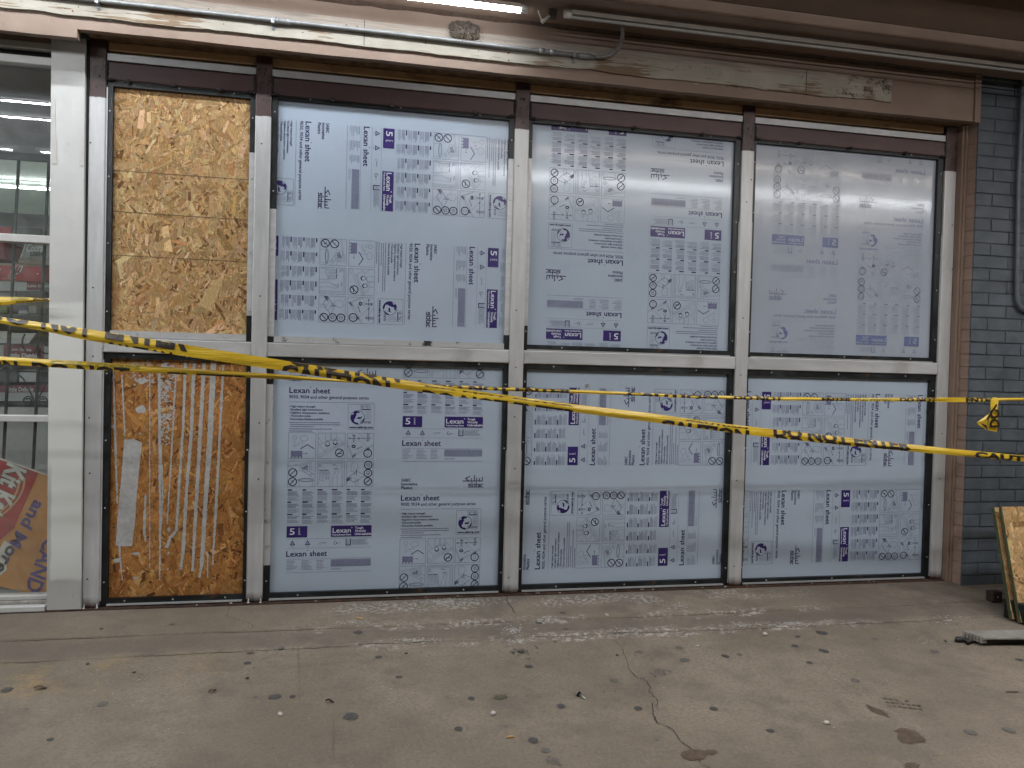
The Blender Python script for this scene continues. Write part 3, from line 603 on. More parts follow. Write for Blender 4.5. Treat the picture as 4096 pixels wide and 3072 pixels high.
rr = random.Random(2)
for i in range(40): x = rr.uniform(-1.4, 2.3); z = rr.uniform(ZB0+.01, ZB1-.02); splat(b, (x, 0, z), rr.uniform(.001, .004), rr.uniform(.001, .0035), HY-.0132, 1, rr, 7)
for i in range(70): x = rr.uniform(-1.4, 2.2); k = rr.uniform(.002, .010); splat(b, (x, 0, ZB0-rr.uniform(-.002, .006)), k, rr.uniform(.001, .003), HY-.0012 if rr.random() < .5 else HY-.0008, 3, rr, 8)
for (x, y, q) in [(70, 487, q3), (585, 88, q1), (2080, 487, q2), (1412, 345, q2), (2085, 425, q2), (1415, 127, q1), (65, 427, q3)]: c = W(*q(x, y), HY-.013); splat(b, c, .0045, .0045, HY-.0134, 2, rr, 8)
b.build('weathered_board', [WB, simple('dark_gap', (.03, .02, .014), .9), simple('rust_spot', (.14, .05, .02), .9), simple('white_paint_chip', (.38, .36, .32), .8, 0, .15, 60)], front, origin=(.3, HY, ZB0))
# soffit beside the header, step, raised canopy ceiling
ZS = 2.503; YE = -.385
b = MB(); b.box(-6, 8, YE+.055, HY-.0005, ZS, ZS+.05); b.box(-6, 8, YE, YE+.048, ZS-.004, ZS+.05); b.build('soffit', SOF, front)
b = MB()
n = 120; xs = np.linspace(-6, 2.868, n); V = []; rr = random.Random(4)
for x in xs: a = rr.uniform(.004, .012); V += [(x, HY-a-.004, ZS-.0012), (x, HY-.0008, ZS-.012-rr.random()*.006)]
b.add(V, [(2*i, 2*i+2, 2*i+3, 2*i+1) for i in range(n-1)]); b.build('joint_gap', simple('dark_seam', (.045, .026, .016), .9, 0, .5, 60), front)
canopy = thing('canopy', (0, -3, 2.75), 'dark brown canopy ceiling over the pavement, raised beyond the soffit step', 'canopy')
CEIL = simple('brown_ceiling_paint', (.050, .027, .013), .7, 0, .2, 5)
b = MB(); b.box(-6, 8, -5.2, YE-.002, 2.80, 2.88); b.box(-6, 8, YE-.003, YE-.0005, ZS+.051, 2.80); b.build('ceiling', CEIL, canopy)
b = MB(); b.box(-6, 8, -.86, -.76, 2.62, 2.799); b.box(-6, 8, -2.6, -2.48, 2.62, 2.799); b.build('beam', CEIL, canopy, bevel=.004)
# unseen roof and wall above, added so sky light does not leak in
b = MB(); b.box(-6.2, 8.2, HY+.031, 6.2, 2.88, 3.6); b.box(-6.2, 8.2, -5.3, HY+.03, 2.885, 3.0); b.build('unseen_roof_block', simple('roof_felt', (.12, .1, .09), .9), front)
# pink jamb at the right end
b = MB(); b.box(2.836, 2.8685, HY-.010, HY-.0005, ZU-.004, ZS-.004); b.build('end_trim', PINK, front, bevel=.002)
b = MB(); b.box(2.8738, 2.8975, -.03, .1, .0, ZU+.02); b.box(2.884, 2.8975, -.040, -.0305, .0, ZU+.02)
b.build('jamb', M('x').m if False else pink_mat('pink_jamb_paint', .9), front, bevel=.003)

# ================================================================== BRICK WALL
def brick_paint():
    m = M('slate_grey_brick_paint', (.1, .11, .12), .7); n = m.noise(9, 5, .6); x, y, z = m.xyz()
    c = m.mix(m.sm(n, .3, .7), (.050, .063, .077), (.080, .096, .114)); c = m.mix(m.sm(m.noise(40, 6, .75), .60, .70), c, (.035, .04, .045))
    k = m.sm(m.math('ADD', y, m.math('MULTIPLY', m.math('SUBTRACT', m.noise(30), .5), .012)), .006, .010)
    xk = m.sm(x, .012, .004); kk = m.math('MULTIPLY', k, xk); c = m.mix(kk, c, m.mix(m.sm(n, .3, .7), (.26, .18, .14), (.31, .222, .176))); m.set('Base Color', c); m.bump(m.noise(90, 5, .7), .5, .003); return m.m
BY = -.1; CH = .0612; b = MB(); rr = random.Random(8)
b.box(XR+.003, XR+.0195, BY+.0105, .12, -.05, 2.62, 0); b.box(XR+.004, 6.5, BY+.0045, BY+.0104, -.05, 2.62, 1); b.box(XR+.02, 6.5, BY+.0106, .12, -.05, 2.62, 1)
nc = 45
for r in range(nc):
    z0 = r*CH-.0710; z1 = z0+CH-rr.uniform(.005, .008); x = XR
    first = .20 if r % 2 else .095
    k = 0
    while x < 6.5:
        L = first if k == 0 else .2; xe = min(6.5, x+L-.0055); dy = rr.uniform(-.002, .002); t = rr.uniform(-.0012, .0012)
        b.hexa([(x, BY+dy, z0+t), (xe, BY+dy+rr.uniform(-.001, .001), z0-t), (xe, BY+.1, z0-t), (x, BY+.1, z0+t), (x, BY+dy, z1+t), (xe, BY+dy, z1-t), (xe, BY+.1, z1-t), (x, BY+.1, z1+t)], 0); x += L; k += 1
wall = b.build('brick_wall', [brick_paint(), simple('painted_mortar', (.045, .052, .06), .85, 0, .3, 40)], origin=(XR, BY, 0), bevel=.003)
tag(wall, 'slate grey painted brick wall with a pink painted end beside the pink jamb', 'wall')
# grey pipe on the wall
c0, c1, c2 = W(*q4(2200, 700), BY-.02), W(*m4(2165, 0), BY-.02), W(*m4(2155, 870), BY-.02)
pth = [(c0[0]+.003, BY-.02, 2.6), tuple(c0), tuple(c1), tuple(c2)]; e = c2
for k in range(1, 7): a = math.pi/2*k/6; pth.append((e[0]+.06*(1-math.cos(a)), BY-.02, e[2]-.07*math.sin(a)))
pth.append((e[0]+.6, BY-.02, e[2]-.075))
b = MB(); b.tube(pth, .0105, 0, 12); wp = b.build('wall_pipe', simple('painted_pipe', (.085, .10, .115), .5, 0, .2, 30)); tag(wp, 'grey painted pipe running down the brick wall and bending right', 'pipe')

# ================================================================== METAL-CLAD PIER
def pier_mat():
    m = M('scuffed_white_cladding', (.6, .6, .58), .42, .15); n = m.noise(6, 6, .65); x, y, z = m.xyz(); sc = m.noise(35, 6, .8, m.map((1, 1, .5), (0, .5, 0)))
    c = m.mix(m.sm(n, .35, .7), (.58, .58, .572), (.68, .68, .665)); c = m.mix(m.sm(sc, .61, .70), c, (.30, .30, .295)); c = m.mix(m.sm(m.noise(90, 4, .7), .70, .76), c, (.16, .16, .155))
    w = m.math('ADD', z, m.math('MULTIPLY', m.math('SUBTRACT', n, .5), .06)); wh = m.math('MULTIPLY', m.sm(w, .115, .135), m.sm(w, 1.245, 1.22)); xk = m.sm(m.math('ADD', x, m.math('MULTIPLY', n, .02)), -.040, -.034)
    lowgrey = m.sm(w, .62, .52); wh2 = m.math('MULTIPLY', wh, m.math('MAXIMUM', xk, m.math('SUBTRACT', 1, lowgrey)))
    grey = m.mix(m.sm(w, .9, 1.5), (.36, .35, .335), (.50, .50, .495)); c2 = m.mix(wh2, m.mix(.5, grey, c), m.mix(m.sm(sc, .64, .74), (.68, .69, .67), (.40, .40, .39)))
    m.set('Base Color', c2); m.set('Roughness', m.ramp(sc, [(.4, .38), (.7, .6)])); m.bump(m.noise(14, 5), .2, .004); return m.m
PA, PB = -1.266, -1.1395
b = MB(); b.hexa([(PA+.004, -.014, .006), (PB+.003, -.014, .006), (PB, .06, .006), (PA, .06, .006), (PA-.005, -.014, 2.288), (PB-.008, -.014, 2.288), (PB-.008, .06, 2.288), (PA-.005, .06, 2.288)])
pier = thing('clad_pier', ((PA+PB)/2, 0, 0), 'scuffed white metal clad pier between the shop window and the strand boards', 'pier')
b.build('cladding', pier_mat(), pier, origin=((PA+PB)/2, -.014, .004), bevel=.002)
b = MB()
for s in (0, 1):
    pz = [(1083, 0), (1165, 0), (1172, 640), (1205, 1345), (1086, 1345)] if s == 0 else [(1760, 520), (1778, 520), (1770, 1380), (1672, 1388), (1700, 1000)]
    pts = [W(a/5.267, 400+c/5.267, -.0150) for a, c in pz]; b.prism_y([(p[0], p[2]) for p in pts], -.0158, -.0138)
b.build('patch_strip', simple('white_tape_patch', (.58, .575, .55), .5, 0, .08, 30), pier)
b = MB(); b.box(PB-.008, -1.1376, .0, .05, .0062, 2.29); b.build('black_joint', BLACK, pier)

# ================================================================== SHOP WINDOW AT THE LEFT
XW0 = -3.2; XW1 = PA-.001
WHT = simple('white_alu_frame', (.55, .55, .54), .42, .1, .1, 12); GLASS = bpy.data.materials.new('window_glass'); GLASS.use_nodes = True
gn, gl = GLASS.node_tree.nodes, GLASS.node_tree.links; gn.remove(gn['Principled BSDF']); tr = gn.new('ShaderNodeBsdfTransparent'); tr.inputs[0].default_value = (.94, .96, .955, 1); go = gn.new('ShaderNodeBsdfGlossy'); go.inputs['Roughness'].default_value = .012; go.inputs[0].default_value = (1, 1, 1, 1)
df = gn.new('ShaderNodeBsdfDiffuse'); df.inputs[0].default_value = (.5, .52, .52, 1); tcg = gn.new('ShaderNodeTexCoord'); ng = gn.new('ShaderNodeTexNoise'); ng.inputs['Scale'].default_value = 22; ng.inputs['Detail'].default_value = 8; gl.new(tcg.outputs['Object'], ng.inputs['Vector']); mr = gn.new('ShaderNodeMapRange'); mr.inputs[1].default_value = .35; mr.inputs[2].default_value = .8; mr.inputs[3].default_value = .03; mr.inputs[4].default_value = .10; gl.new(ng.outputs[0], mr.inputs[0])
fr = gn.new('ShaderNodeLayerWeight'); pw = gn.new('ShaderNodeMath'); pw.operation = 'POWER'; gl.new(fr.outputs['Facing'], pw.inputs[0]); pw.inputs[1].default_value = 4.; ma = gn.new('ShaderNodeMath'); ma.operation = 'MULTIPLY_ADD'; ma.inputs[1].default_value = .6; ma.inputs[2].default_value = .06; gl.new(pw.outputs[0], ma.inputs[0]); mx = gn.new('ShaderNodeMixShader'); gl.new(ma.outputs[0], mx.inputs[0]); gl.new(tr.outputs[0], mx.inputs[1]); gl.new(go.outputs[0], mx.inputs[2])
mx2 = gn.new('ShaderNodeMixShader'); gl.new(mr.outputs[0], mx2.inputs[0]); gl.new(mx.outputs[0], mx2.inputs[1]); gl.new(df.outputs[0], mx2.inputs[2]); gl.new(mx2.outputs[0], gn['Material Output'].inputs[0])
win = thing('shop_window', (-2.2, .04, 0), 'shop window with white mullions left of the clad pier', 'window')
def rail(nm, z0, z1, y0, y1, m, bev=.003): b = MB(); b.box(XW0, XW1, y0, y1, z0, z1); return b.build(nm, m, win, bevel=bev)
rail('head_rail', 2.235, 2.262, .0, .06, WHT); rail('head_channel', 2.211, 2.234, .03, .06, BLACK, 0); rail('glazing_rail', 2.178, 2.21, .01, .06, WHT)
rail('transom', 1.474, 1.505, .01, .058, WHT); rail('transom', .760, .786, .01, .058, WHT); rail('sill', .004, .026, -.02, .07, WHT); rail('sill', .0265, .040, .01, .07, simple('grimy_sill', (.3, .28, .26), .7, 0, .4, 40)); rail('sill', .0405, .058, .02, .07, WHT)
b = MB(); b.box(XW0, XW1, .0, .06, 2.2625, 2.30); b.build('head_board', SOF, win)
for za, zb in ((.0585, .7595), (.7865, 1.4735), (1.5055, 2.1775)): b = MB(); b.box(XW0, XW1, .042, .046, za, zb); b.build('glass_pane', GLASS, win)
# security grille behind the glass
IRON = simple('black_iron_bar', (.03, .033, .036), .5, .3, .3, 20)
gr = thing('security_grille', (-1.5, .125, .5), 'black iron bars with scrolls behind the shop window glass', 'grille')
def lean(x, z): return x+(z-1.2)*.036
b = MB(); zt = 1.825
b.box(XW0, -1.26, .118, .134, zt-.001, zt+.028); b.build('top_bar', IRON, gr)
for k in range(8):
    x = -1.463-.112*k+.224; b = MB(); b.tube([(lean(x, .35), .125, .35), (lean(x, zt), .125, zt)], .0065, 0, 8); b.build('bar', IRON, gr)
xs = lean(-1.35, 1.02)
b = MB()
def scroll(cx, cz, r, sgn, a0, turns=1.4, n=30): return [(cx+sgn*r*(1-.55*i/n)*math.cos(a0+turns*2*math.pi*i/n), .112, cz+r*(1-.55*i/n)*math.sin(a0+turns*2*math.pi*i/n)) for i in range(n+1)]
for kx in (0, 1, 2):
    xc = -1.35-.224*kx
    for sgn in (1, -1):
        b.tube(scroll(lean(xc, .84)-sgn*.027, .838, .021, sgn, 0), .0032, 0, 6); b.tube([(lean(xc, 1.0)-sgn*.13, .112, 1.0), (lean(xc, .93)-sgn*.05, .112, .93), (lean(xc, .86)-sgn*.006, .112, .845)], .0032, 0, 6)
        b.tube([(lean(xc, 1.08)-sgn*.006, .112, 1.08)]+[(lean(xc, 1.08)-sgn*(.03+.03*math.sin(t)), .112, 1.08-.045*math.cos(t)*1.0) for t in np.linspace(-.9, 2.4, 10)], .0036, 0, 6)
b.build('scrollwork', IRON, gr)
# shop interior: floor, walls, ceiling as one room
room = thing('shop_interior', (-3, 3, 0), 'pale shop interior seen through the left window', 'room')
IW = simple('interior_wall_paint', (.52, .55, .52), .8, 0, .06, 3); IC = simple('interior_ceiling', (.50, .54, .51), .8, 0, .06, 4)
b = MB(); b.quad([(-6, .12, .002), (-.9, .12, .002), (-.9, 6, .002), (-6, 6, .002)]); b.build('floor', simple('interior_tiles', (.35, .34, .32), .4, 0, .1, 4), room)
b = MB(); b.box(-6, -.9, 6, 6.05, 0, 2.62); b.box(-.9, -.85, .12, 6, 0, 2.62); b.box(-6.05, -6, .12, 6, 0, 2.62); b.build('wall', IW, room)
b = MB(); b.box(-6, -.9, .12, 6.05, 2.62, 2.66); b.build('ceiling', IC, room)
b = MB(); b.box(-4.5, -.95, .24, .27, 1.86, 2.62); b.build('valance', simple('dark_grey_valance', (.27, .28, .29), .7, 0, .15, 6), room)
b = MB(); b.box(-4.5, -.95, .30, .31, .02, .80); b.build('kick_panel', simple('grey_kick_panel', (.50, .505, .50), .6, 0, .05, 5), room)
# display shelf and goods
SH = simple('dark_shelf_steel', (.07, .072, .075), .5, .2, .2, 10)
shf = thing('display_shelf', (-2, .6, 0), 'dark steel display shelf behind the window bars', 'shelf')
def zat(py, y=.36): return W(110, py, y)[2]
levels = [zat(1602), zat(1482), zat(1376), zat(1262)]
for zl, th in zip(levels, (.012, .008, .008, .034)): b = MB(); b.box(-3, -1.2, .36, .75, zl-th, zl); b.build('shelf_board', SH, shf)
b = MB(); b.box(-3, -1.2, .76, .78, .02, 1.72); b.build('back_panel', simple('shelf_back', (.24, .24, .235), .7, 0, .12, 6), shf)
ZA = lambda a, c: (a/5.267, 900+c/5.267); ZC = lambda a, c: (a/5.267, 1180+c/5.267)
def carton(name, corners, q, depth, mat, label, cat='carton', y=.36, art=None, mats=(), group='goods on the display shelf', aq=None):
    """corners TL TR BR BL in zoom pixels on the carton's front plane"""
    c = [W(*q(*p), y) for p in corners]; b = MB(); order = [3, 2, 1, 0]
    f = [tuple(c[i]) for i in order]; k = [(p[0], y+depth, p[2]) for p in f]
    b.hexa([f[0], f[1], k[1], k[0], f[3], f[2], k[2], k[3]], 0)
    if art:
        p = P2(); art(p); TL, TR, BR, BL = c if aq is None else [W(*q(*k_), y) for k_ in aq]
        V = []
        for u, v in p.v: t = (TL*(1-u)+TR*u)*(1-v)+(BL*(1-u)+BR*u)*v; V.append((t[0], y-.0015, t[2]))
        for m in range(1, len(mats)+1):
            b_f = [f for f, mm in zip(p.f, p.m) if mm == m]; o = len(b.v); b.v += [(x, yy-.0008*m, zz) for x, yy, zz in V]
            for ff in b_f: b.f.append(tuple(i+o for i in ff)); b.mi.append(m); b.sm.append(False)
    o = b.build(name, [mat]+list(mats)); return tag(o, label, cat, group)
CR = simple('carton_red', (.36, .045, .055), .5, 0, .1, 20); CWH = simple('carton_white', (.46, .47, .47), .55, 0, .08, 14); CGY = simple('carton_grey', (.33, .335, .33), .55, 0, .1, 14); CTAN = simple('carton_tan', (.30, .245, .20), .65, 0, .12, 14); CDK = simple('carton_dark', (.10, .095, .095), .6, 0, .15, 14); CDR = simple('carton_deep_red', (.19, .04, .05), .55, 0, .15, 14)
IR = simple('print_red', (.28, .035, .05), .5); IK = simple('print_black', (.05, .05, .055), .5); IWH = simple('print_white', (.66, .66, .66), .5); IGR = simple('print_grey', (.3, .3, .31), .5)
carton('beer_carton', [(545, 372), (1120, 372), (1120, 690), (430, 685)], ZA, .2, CGY, 'pale grey beer carton with red script, top of the pile behind the bars', y=.37,
       art=lambda p: (p.text('Coors', .10, .60, .50, .56, 2, .035), p.text('Coors', .10, .60, .50, .56, 1, .015), p.text('LIGHT', .29, .90, .26, .50, 3, .03), p.poly([(0, 0), (.04, 0), (.04, 1), (0, 1)], 2)), mats=(IR, IWH, IK))
carton('beer_carton', [(405, 688), (1120, 692), (1120, 862), (372, 800)], ZA, .2, CTAN, 'tan carton lying between the grey beer carton and the red one', y=.37,
       art=lambda p: (p.poly([(.2, .1), (.38, .35), (.24, .8)], 1), p.line([(.22, 0), (.8, .95)], .02, 2), p.text('CO', .55, .8, .6, .22, 1, .02)), mats=(IGR, CDK))
carton('beer_carton', [(-400, 330), (60, 340), (118, 720), (-400, 720)], ZA, .2, CDR, 'deep red carton at the left picture edge under the transom', y=.40)
def spur(p):
    p.text('rr', -.30, .55, .16, .07, 1, .02); p.line([(-.6, .32), (-.02, .22), (-.13, .78), (-.6, .82)], .02, 1, True)
    def star(c, ru, rv, m, n=8): p.poly([(c[0]+ru*(1 if i % 2 else .42)*math.sin(math.pi*i/n), c[1]-rv*(1 if i % 2 else .42)*math.cos(math.pi*i/n)) for i in range(2*n)], m)
    p.line([(.30, .05), (.24, .42), (.29, .55), (.39, .42), (.45, .05)], .085, 1); p.line([(.30, .09), (.25, .42), (.29, .50), (.38, .40), (.44, .09)], .045, 2); p.line([(.26, .5), (.24, .66)], .06, 1); p.line([(.26, .5), (.24, .66)], .03, 2)
    star((.235, .74), .11, .27, 1); star((.235, .74), .075, .19, 2); star((.235, .74), .035, .09, 3); p.poly([(.83, .42), (.86, .46), (.84, .56), (.81, .5)], 1)
carton('beer_carton', [(-300, 845), (950, 882), (945, 1198), (-300, 1150)], ZA, .25, CR, 'bright red carton with a silver spur emblem, behind the bars', y=.365, art=spur, mats=(IWH, IK, IGR), aq=[(40, 855), (950, 882), (945, 1198), (40, 1165)])
carton('carton_tray', [(-300, 785), (930, 830), (950, 880), (-300, 843)], ZA, .25, CTAN, 'tan cardboard tray edge resting on top of the bright red carton', y=.375)
carton('snack_carton', [(-300, 1160), (940, 1200), (930, 1395), (-300, 1390)], ZA, .25, CWH, 'white carton with a red snack label, directly under the red spur carton', y=.37,
       art=lambda p: (p.rect(.70, .06, .995, .86, 1), p.text('Little Debbie', .72, .58, .26, .40, 2, .02)), mats=(CDR, IWH))
carton('snack_carton', [(370, 1392), (820, 1385), (880, 1520), (310, 1520)], ZA, .2, CDK, 'dark carton just above the short yellow tape', y=.365)
carton('snack_carton', [(-300, 1395), (340, 1400), (300, 1540), (-300, 1540)], ZA, .2, CGY, 'grey carton left of the dark one, above the short tape', y=.38)
BLU = simple('blue_packet', (.08, .10, .19), .4, 0, .4, 30); GRN = simple('green_packet', (.16, .22, .10), .4, 0, .4, 30)
carton('snack_packet', [(-300, 235), (150, 240), (150, 372), (-300, 372)], ZC, .1, GRN, 'green snack packet on the shelf under the short tape', 'packet')
carton('snack_packet', [(270, 215), (585, 215), (590, 350), (270, 345)], ZC, .1, BLU, 'blue snack packet on the shelf under the short tape', 'packet')
carton('snack_packet', [(400, 325), (560, 325), (590, 392), (390, 385)], ZC, .06, CWH, 'small white packet lying in front of the blue one', 'packet', y=.35)
carton('snack_packet', [(600, 225), (760, 225), (770, 385), (600, 380)], ZC, .1, CGY, 'grey snack packet right of the blue one', 'packet')
carton('snack_carton', [(-300, 755), (148, 760), (140, 1012), (-300, 1005)], ZC, .15, CWH, 'white carton with a dark blue mark at the left edge between the tapes', art=lambda p: p.ell((.55, .5), .12, .2, .05, 1, 14), mats=(BLU,))
carton('snack_carton', [(228, 800), (770, 803), (600, 1020), (215, 1025)], ZC, .15, CWH, 'blank white carton standing on the red snack carton')
carton('snack_carton', [(90, 1045), (915, 1075), (905, 1345), (85, 1320)], ZC, .15, CDR, 'deep red snack carton with white lettering twice, just above the lower tape',
       art=lambda p: (p.text('Little Debbie', .16, .44, .20, .54, 1, .015), p.text('Little Debbie', .08, .92, .30, .84, 1, .03)), mats=(IWH,))
carton('snack_carton', [(925, 1050), (1200, 1055), (1200, 1345), (920, 1340)], ZC, .15, CGY, 'grey carton right of the deep red snack carton')
carton('snack_carton', [(-300, 1040), (78, 1050), (75, 1320), (-300, 1310)], ZC, .15, CGY, 'grey carton left of the deep red snack carton')
carton('snack_carton', [(420, 1580), (820, 1580), (780, 1830), (400, 1830)], ZC, .15, CWH, 'white carton below the lower tape behind the bars')
carton('snack_carton', [(-300, 1600), (390, 1600), (340, 1830), (-300, 1830)], ZC, .15, CDK, 'dark carton below the lower tape at the left edge')
ZL = lambda a, c: l1(a, c)
carton('snack_carton', [(-200, 84), (400, 80), (400, 142), (-200, 142)], ZL, .15, CDR, 'low red snack carton on the bottom white ledge', art=lambda p: p.text('Little Debbie', .42, .84, .6, .36, 1, .02), mats=(IWH,), y=.355)
carton('price_ledge', [(-200, 142), (400, 140), (400, 208), (-200, 210)], ZL, .3, CWH, 'white ledge edge above the grey kick panel inside the window', 'ledge', y=.35)
carton('price_sign', [(-300, 30), (250, 45), (245, 188), (-300, 165)], ZA, .02, CR, 'red strip sign just above the transom inside the window', 'sign', y=.4)
carton('price_sign', [(262, 60), (850, 70), (850, 192), (262, 182)], ZA, .02, CDK, 'dark strip sign just above the transom inside the window', 'sign', y=.4)
# leaning advertising sign
sg = P2()
ORA = simple('sign_orange', (.60, .27, .075), .45, 0, .12, 7); SRED = simple('sign_red', (.42, .035, .035), .45, 0, .12, 7); SBL = simple('sign_blue', (.075, .05, .25), .45); SWH = simple('sign_white', (.66, .64, .60), .45); SGO = simple('sign_gold', (.6, .36, .15), .45)
Q3 = lambda a, c: (a/5.267, 1800+c/5.267); YSG = .085
def onsign(pts, y): return [(lambda t: (t[0], y, t[2]))(W(*Q3(*p), YSG)) for p in pts]
b = MB(); poly = [(-500, -20), (0, 170), (1500, 690), (1500, 3600), (600, 3010), (0, 2880), (-500, 2800)]
pts = [W(*Q3(*p), YSG) for p in poly]; b.prism_y([(p_[0], p_[2]) for p_ in pts], YSG, YSG+.006, 0)
b.quad(onsign([(-500, 5), (0, 200), (820, 465), (300, 1640), (0, 1900), (-500, 2000)], YSG-.0010), 1)
b.quad(onsign([(-500, -20), (0, 165), (1500, 685), (1500, 715), (0, 200), (-500, 10)], YSG-.0016), 3)
def signtext(t, base, dirn, cap, length, mi, bold, yy):
    V, Fs = text(t, bold); d = np.array(dirn)/np.linalg.norm(dirn); upd = np.array([-d[1], d[0]])*-1; upd = np.array([d[1], -d[0]])
    S = [tuple(np.array(base)+d*x*(length/V[:, 0].max())+upd*y*cap) for x, y in V]; b.add(onsign(S, yy), Fs, mi)
dn = (-.50, .865)
signtext('Kit Kat', (192, 248), (-.41, .91), 436, 1180, 5, .07, YSG-.0016); signtext('Kit Kat', (185, 255), (-.41, .91), 420, 1160, 3, .035, YSG-.0024)
signtext('and More', (742, 1030), dn, 250, 1720, 2, .03, YSG-.0020); signtext('CANDY', (955, 1830), (-.36, .93), 330, 1450, 2, .02, YSG-.0020)
for off in (0, 110): b.add(*(lambda P: ([q for q in onsign(P, YSG-.0018)], [(2*i, 2*i+1, 2*i+3, 2*i+2) for i in range(len(P)//2-1)]))([pt for t in np.linspace(0, 1, 14) for pt in ((540-off-560*t**2.2, 590+840*t), (500-off-560*t**2.2, 590+825*t))]), 4)
b.quad(onsign([(-60, 2180), (100, 1900), (270, 2010), (240, 2150), (140, 2300), (150, 2520), (60, 2600), (-60, 2700)], YSG-.0020), 3)
so = b.build('candy_sign', [ORA, SRED, SBL, SWH, SGO, simple('sign_outline', (.2, .1, .08), .5)]); tag(so, 'orange and red candy sign leaning on its side inside the window', 'sign')

# ================================================================== LAMPS
HOUS = simple('lamp_housing', (.6, .6, .6), .4, .1, .06, 20)
LIT = emis('lit_tube', (.93, .97, 1.0), TUBE_L); OFF = simple('unlit_tube', (.42, .42, .41), .35, 0, .08, 30)
LIT2 = emis('lit_tube_dim', (.95, .98, 1.0), TUBE_L*1.5)
def lamp(x0, x1, y, z, lit, label, ends=True, grp='tube lamps under the canopy', name='tube_lamp', r=.0135, arc=106):
    t = thing(name, ((x0+x1)/2, y, z), label, 'lamp', grp)
    b = MB(); n = 24; V = []
    L = int((x1-x0)/.6)+2; xs = np.linspace(x0+.03, x1-.03, L)
    for x in xs:
        for k in range(13): a = math.radians(270-arc/2+arc*k/12); V.append((x, y+r*math.cos(a), z-.012+r*math.sin(a)))
    b.add(V, [(i*13+k, (i+1)*13+k, (i+1)*13+k+1, i*13+k+1) for i in range(L-1) for k in range(12)], 0, True)
    b.build('diffuser', lit, t); b = MB(); b.box(x0+.03, x1-.03, y-.0135, y+.0135, z-.0117, z+.004); b.build('back_rail', HOUS, t)
    for xx, s in ((x0, 1), (x1, -1)): b = MB(); b.tube([(xx, y, z-.010), (xx+s*.03, y, z-.010)], .0165, 0, 14); b.build('end_cap', HOUS, t)
    return t
ZL_ = ZS-.022; YL = -.300
lamp(-1.9, .583, YL, ZL_, LIT, 'lit tube lamp fixed to the soffit above the boards', arc=64, r=.0145)
lamp(.735, 3.2, YL, ZL_, OFF, 'unlit tube lamp on the soffit, right of the lit one')
for (x0, x1, y, l) in ((-4.2, -1.3, -1.22, 'lit tube lamp reflected highest in the shop window'), (-4.2, -1.3, -1.52, 'lit tube lamp reflected second in the shop window'), (-4.4, -2.42, -2.27, 'lit tube lamp reflected low in the shop window, left piece'), (-2.3, -.9, -2.27, 'lit tube lamp reflected low in the shop window, right piece')):
    lamp(x0, x1, y, 2.60 if y > -1 else 2.46, LIT2, l, grp='lamps hung under the canopy behind the camera view', arc=60, r=.017)
LIT4 = emis('added_warm_tube', (1.0, .86, .74), TUBE_L*.62)  # warm tubes added to give pinkish sheet bands and soften tape shadows
for yy, mm, l in ((-1.90, LIT2, 'lit canopy tube, nearer of the bright pair glaring on the right upper sheets'), (-1.985, LIT2, 'added copy of the bright canopy tube, softening tape shadows on the right upper sheets'), (-1.33, LIT4, 'added warm tube giving a pinkish band, nearest the right upper sheets'), (-2.55, LIT4, 'added warm tube giving a pinkish band, farthest from the right upper sheets')):  # bright tube doubled, the farther one added to soften tape shadows
    lamp(.4, 4.7, yy, 2.46, mm, l, grp='lamps hung under the canopy behind the camera view', arc=60, r=.0135)
b = MB()
LIT3 = emis('lit_interior_tube', (.93, 1.0, .97), 46.)
for y in (3.0, 4.15, 1.2): lamp(-5.5, -1.2, y, 2.58, LIT3, {3.0: 'ceiling tube inside the shop, upper of two seen between bars', 4.15: 'ceiling tube inside the shop, lower of two seen between bars', 1.2: 'ceiling tube inside the shop hidden behind the valance'}[y], grp='ceiling tubes inside the shop', r=.02)
# socket with loose wires between the two lamps
so = thing('lamp_socket', (.69, YL, ZL_), 'loose white lamp socket and wire between the lit and unlit tubes', 'socket')
c0 = G(*q3(430, 118), z=ZS-.02); b = MB(); b.box(c0[0]-.02, c0[0]+.012, c0[1]-.012, c0[1]+.012, ZS-.035, ZS-.004); b.build('socket_body', simple('dark_socket', (.05, .045, .04), .6), so, bevel=.002)
c1 = G(*q3(308, 85), z=ZS-.006); c2 = G(*q3(335, 180), z=ZS-.05); c3 = G(*q3(400, 125), z=ZS-.03)
b = MB(); b.tube([tuple(c1), tuple((c1+c2)/2+np.array([.004, 0, -.004])), tuple(c2)], .0035, 0, 8); b.build('wire', simple('white_wire', (.5, .48, .44), .6), so)
b = MB(); b.tube([tuple(c2), tuple(c2*.6+c3*.4), tuple(c2*.55+c3*.45), tuple(c3)], [.0085, .0085, .0055, .0055], 0, 10); b.build('connector', simple('white_connector', (.5, .48, .44), .6), so)

# ================================================================== CONDUIT
con = thing('conduit', (.3, HY-.03, 2.39), 'galvanised conduit clipped along the weathered white board', 'conduit')
GALV = simple('galvanised_steel', (.21, .215, .22), .45, .4, .15, 40); YC = HY-.0255
def cp(px, py): return tuple(W(px, py, YC))
pa, pm, pe = cp(373, 0), cp(1000, 70), cp(2380, 229)
b = MB(); b.tube([(-6, YC, pa[2]+.004), pa, cp(700, 36), pm, cp(1570, 134), cp(2100, 197), pe], .0092, 0, 12); b.build('pipe', GALV, con)
for px, py in ((1127, 84.5), (2188, 207)):
    c = cp(px, py); b = MB()
    for d in (-.034, .012): b.tube([(c[0]+d, YC, c[2]), (c[0]+d+.022, YC, c[2]-.0002)], .0128, 0, 12)
    b.tube([(c[0]-.03, YC, c[2]), (c[0]+.03, YC, c[2])], .0112, 0, 12); b.build('coupling', GALV, con)
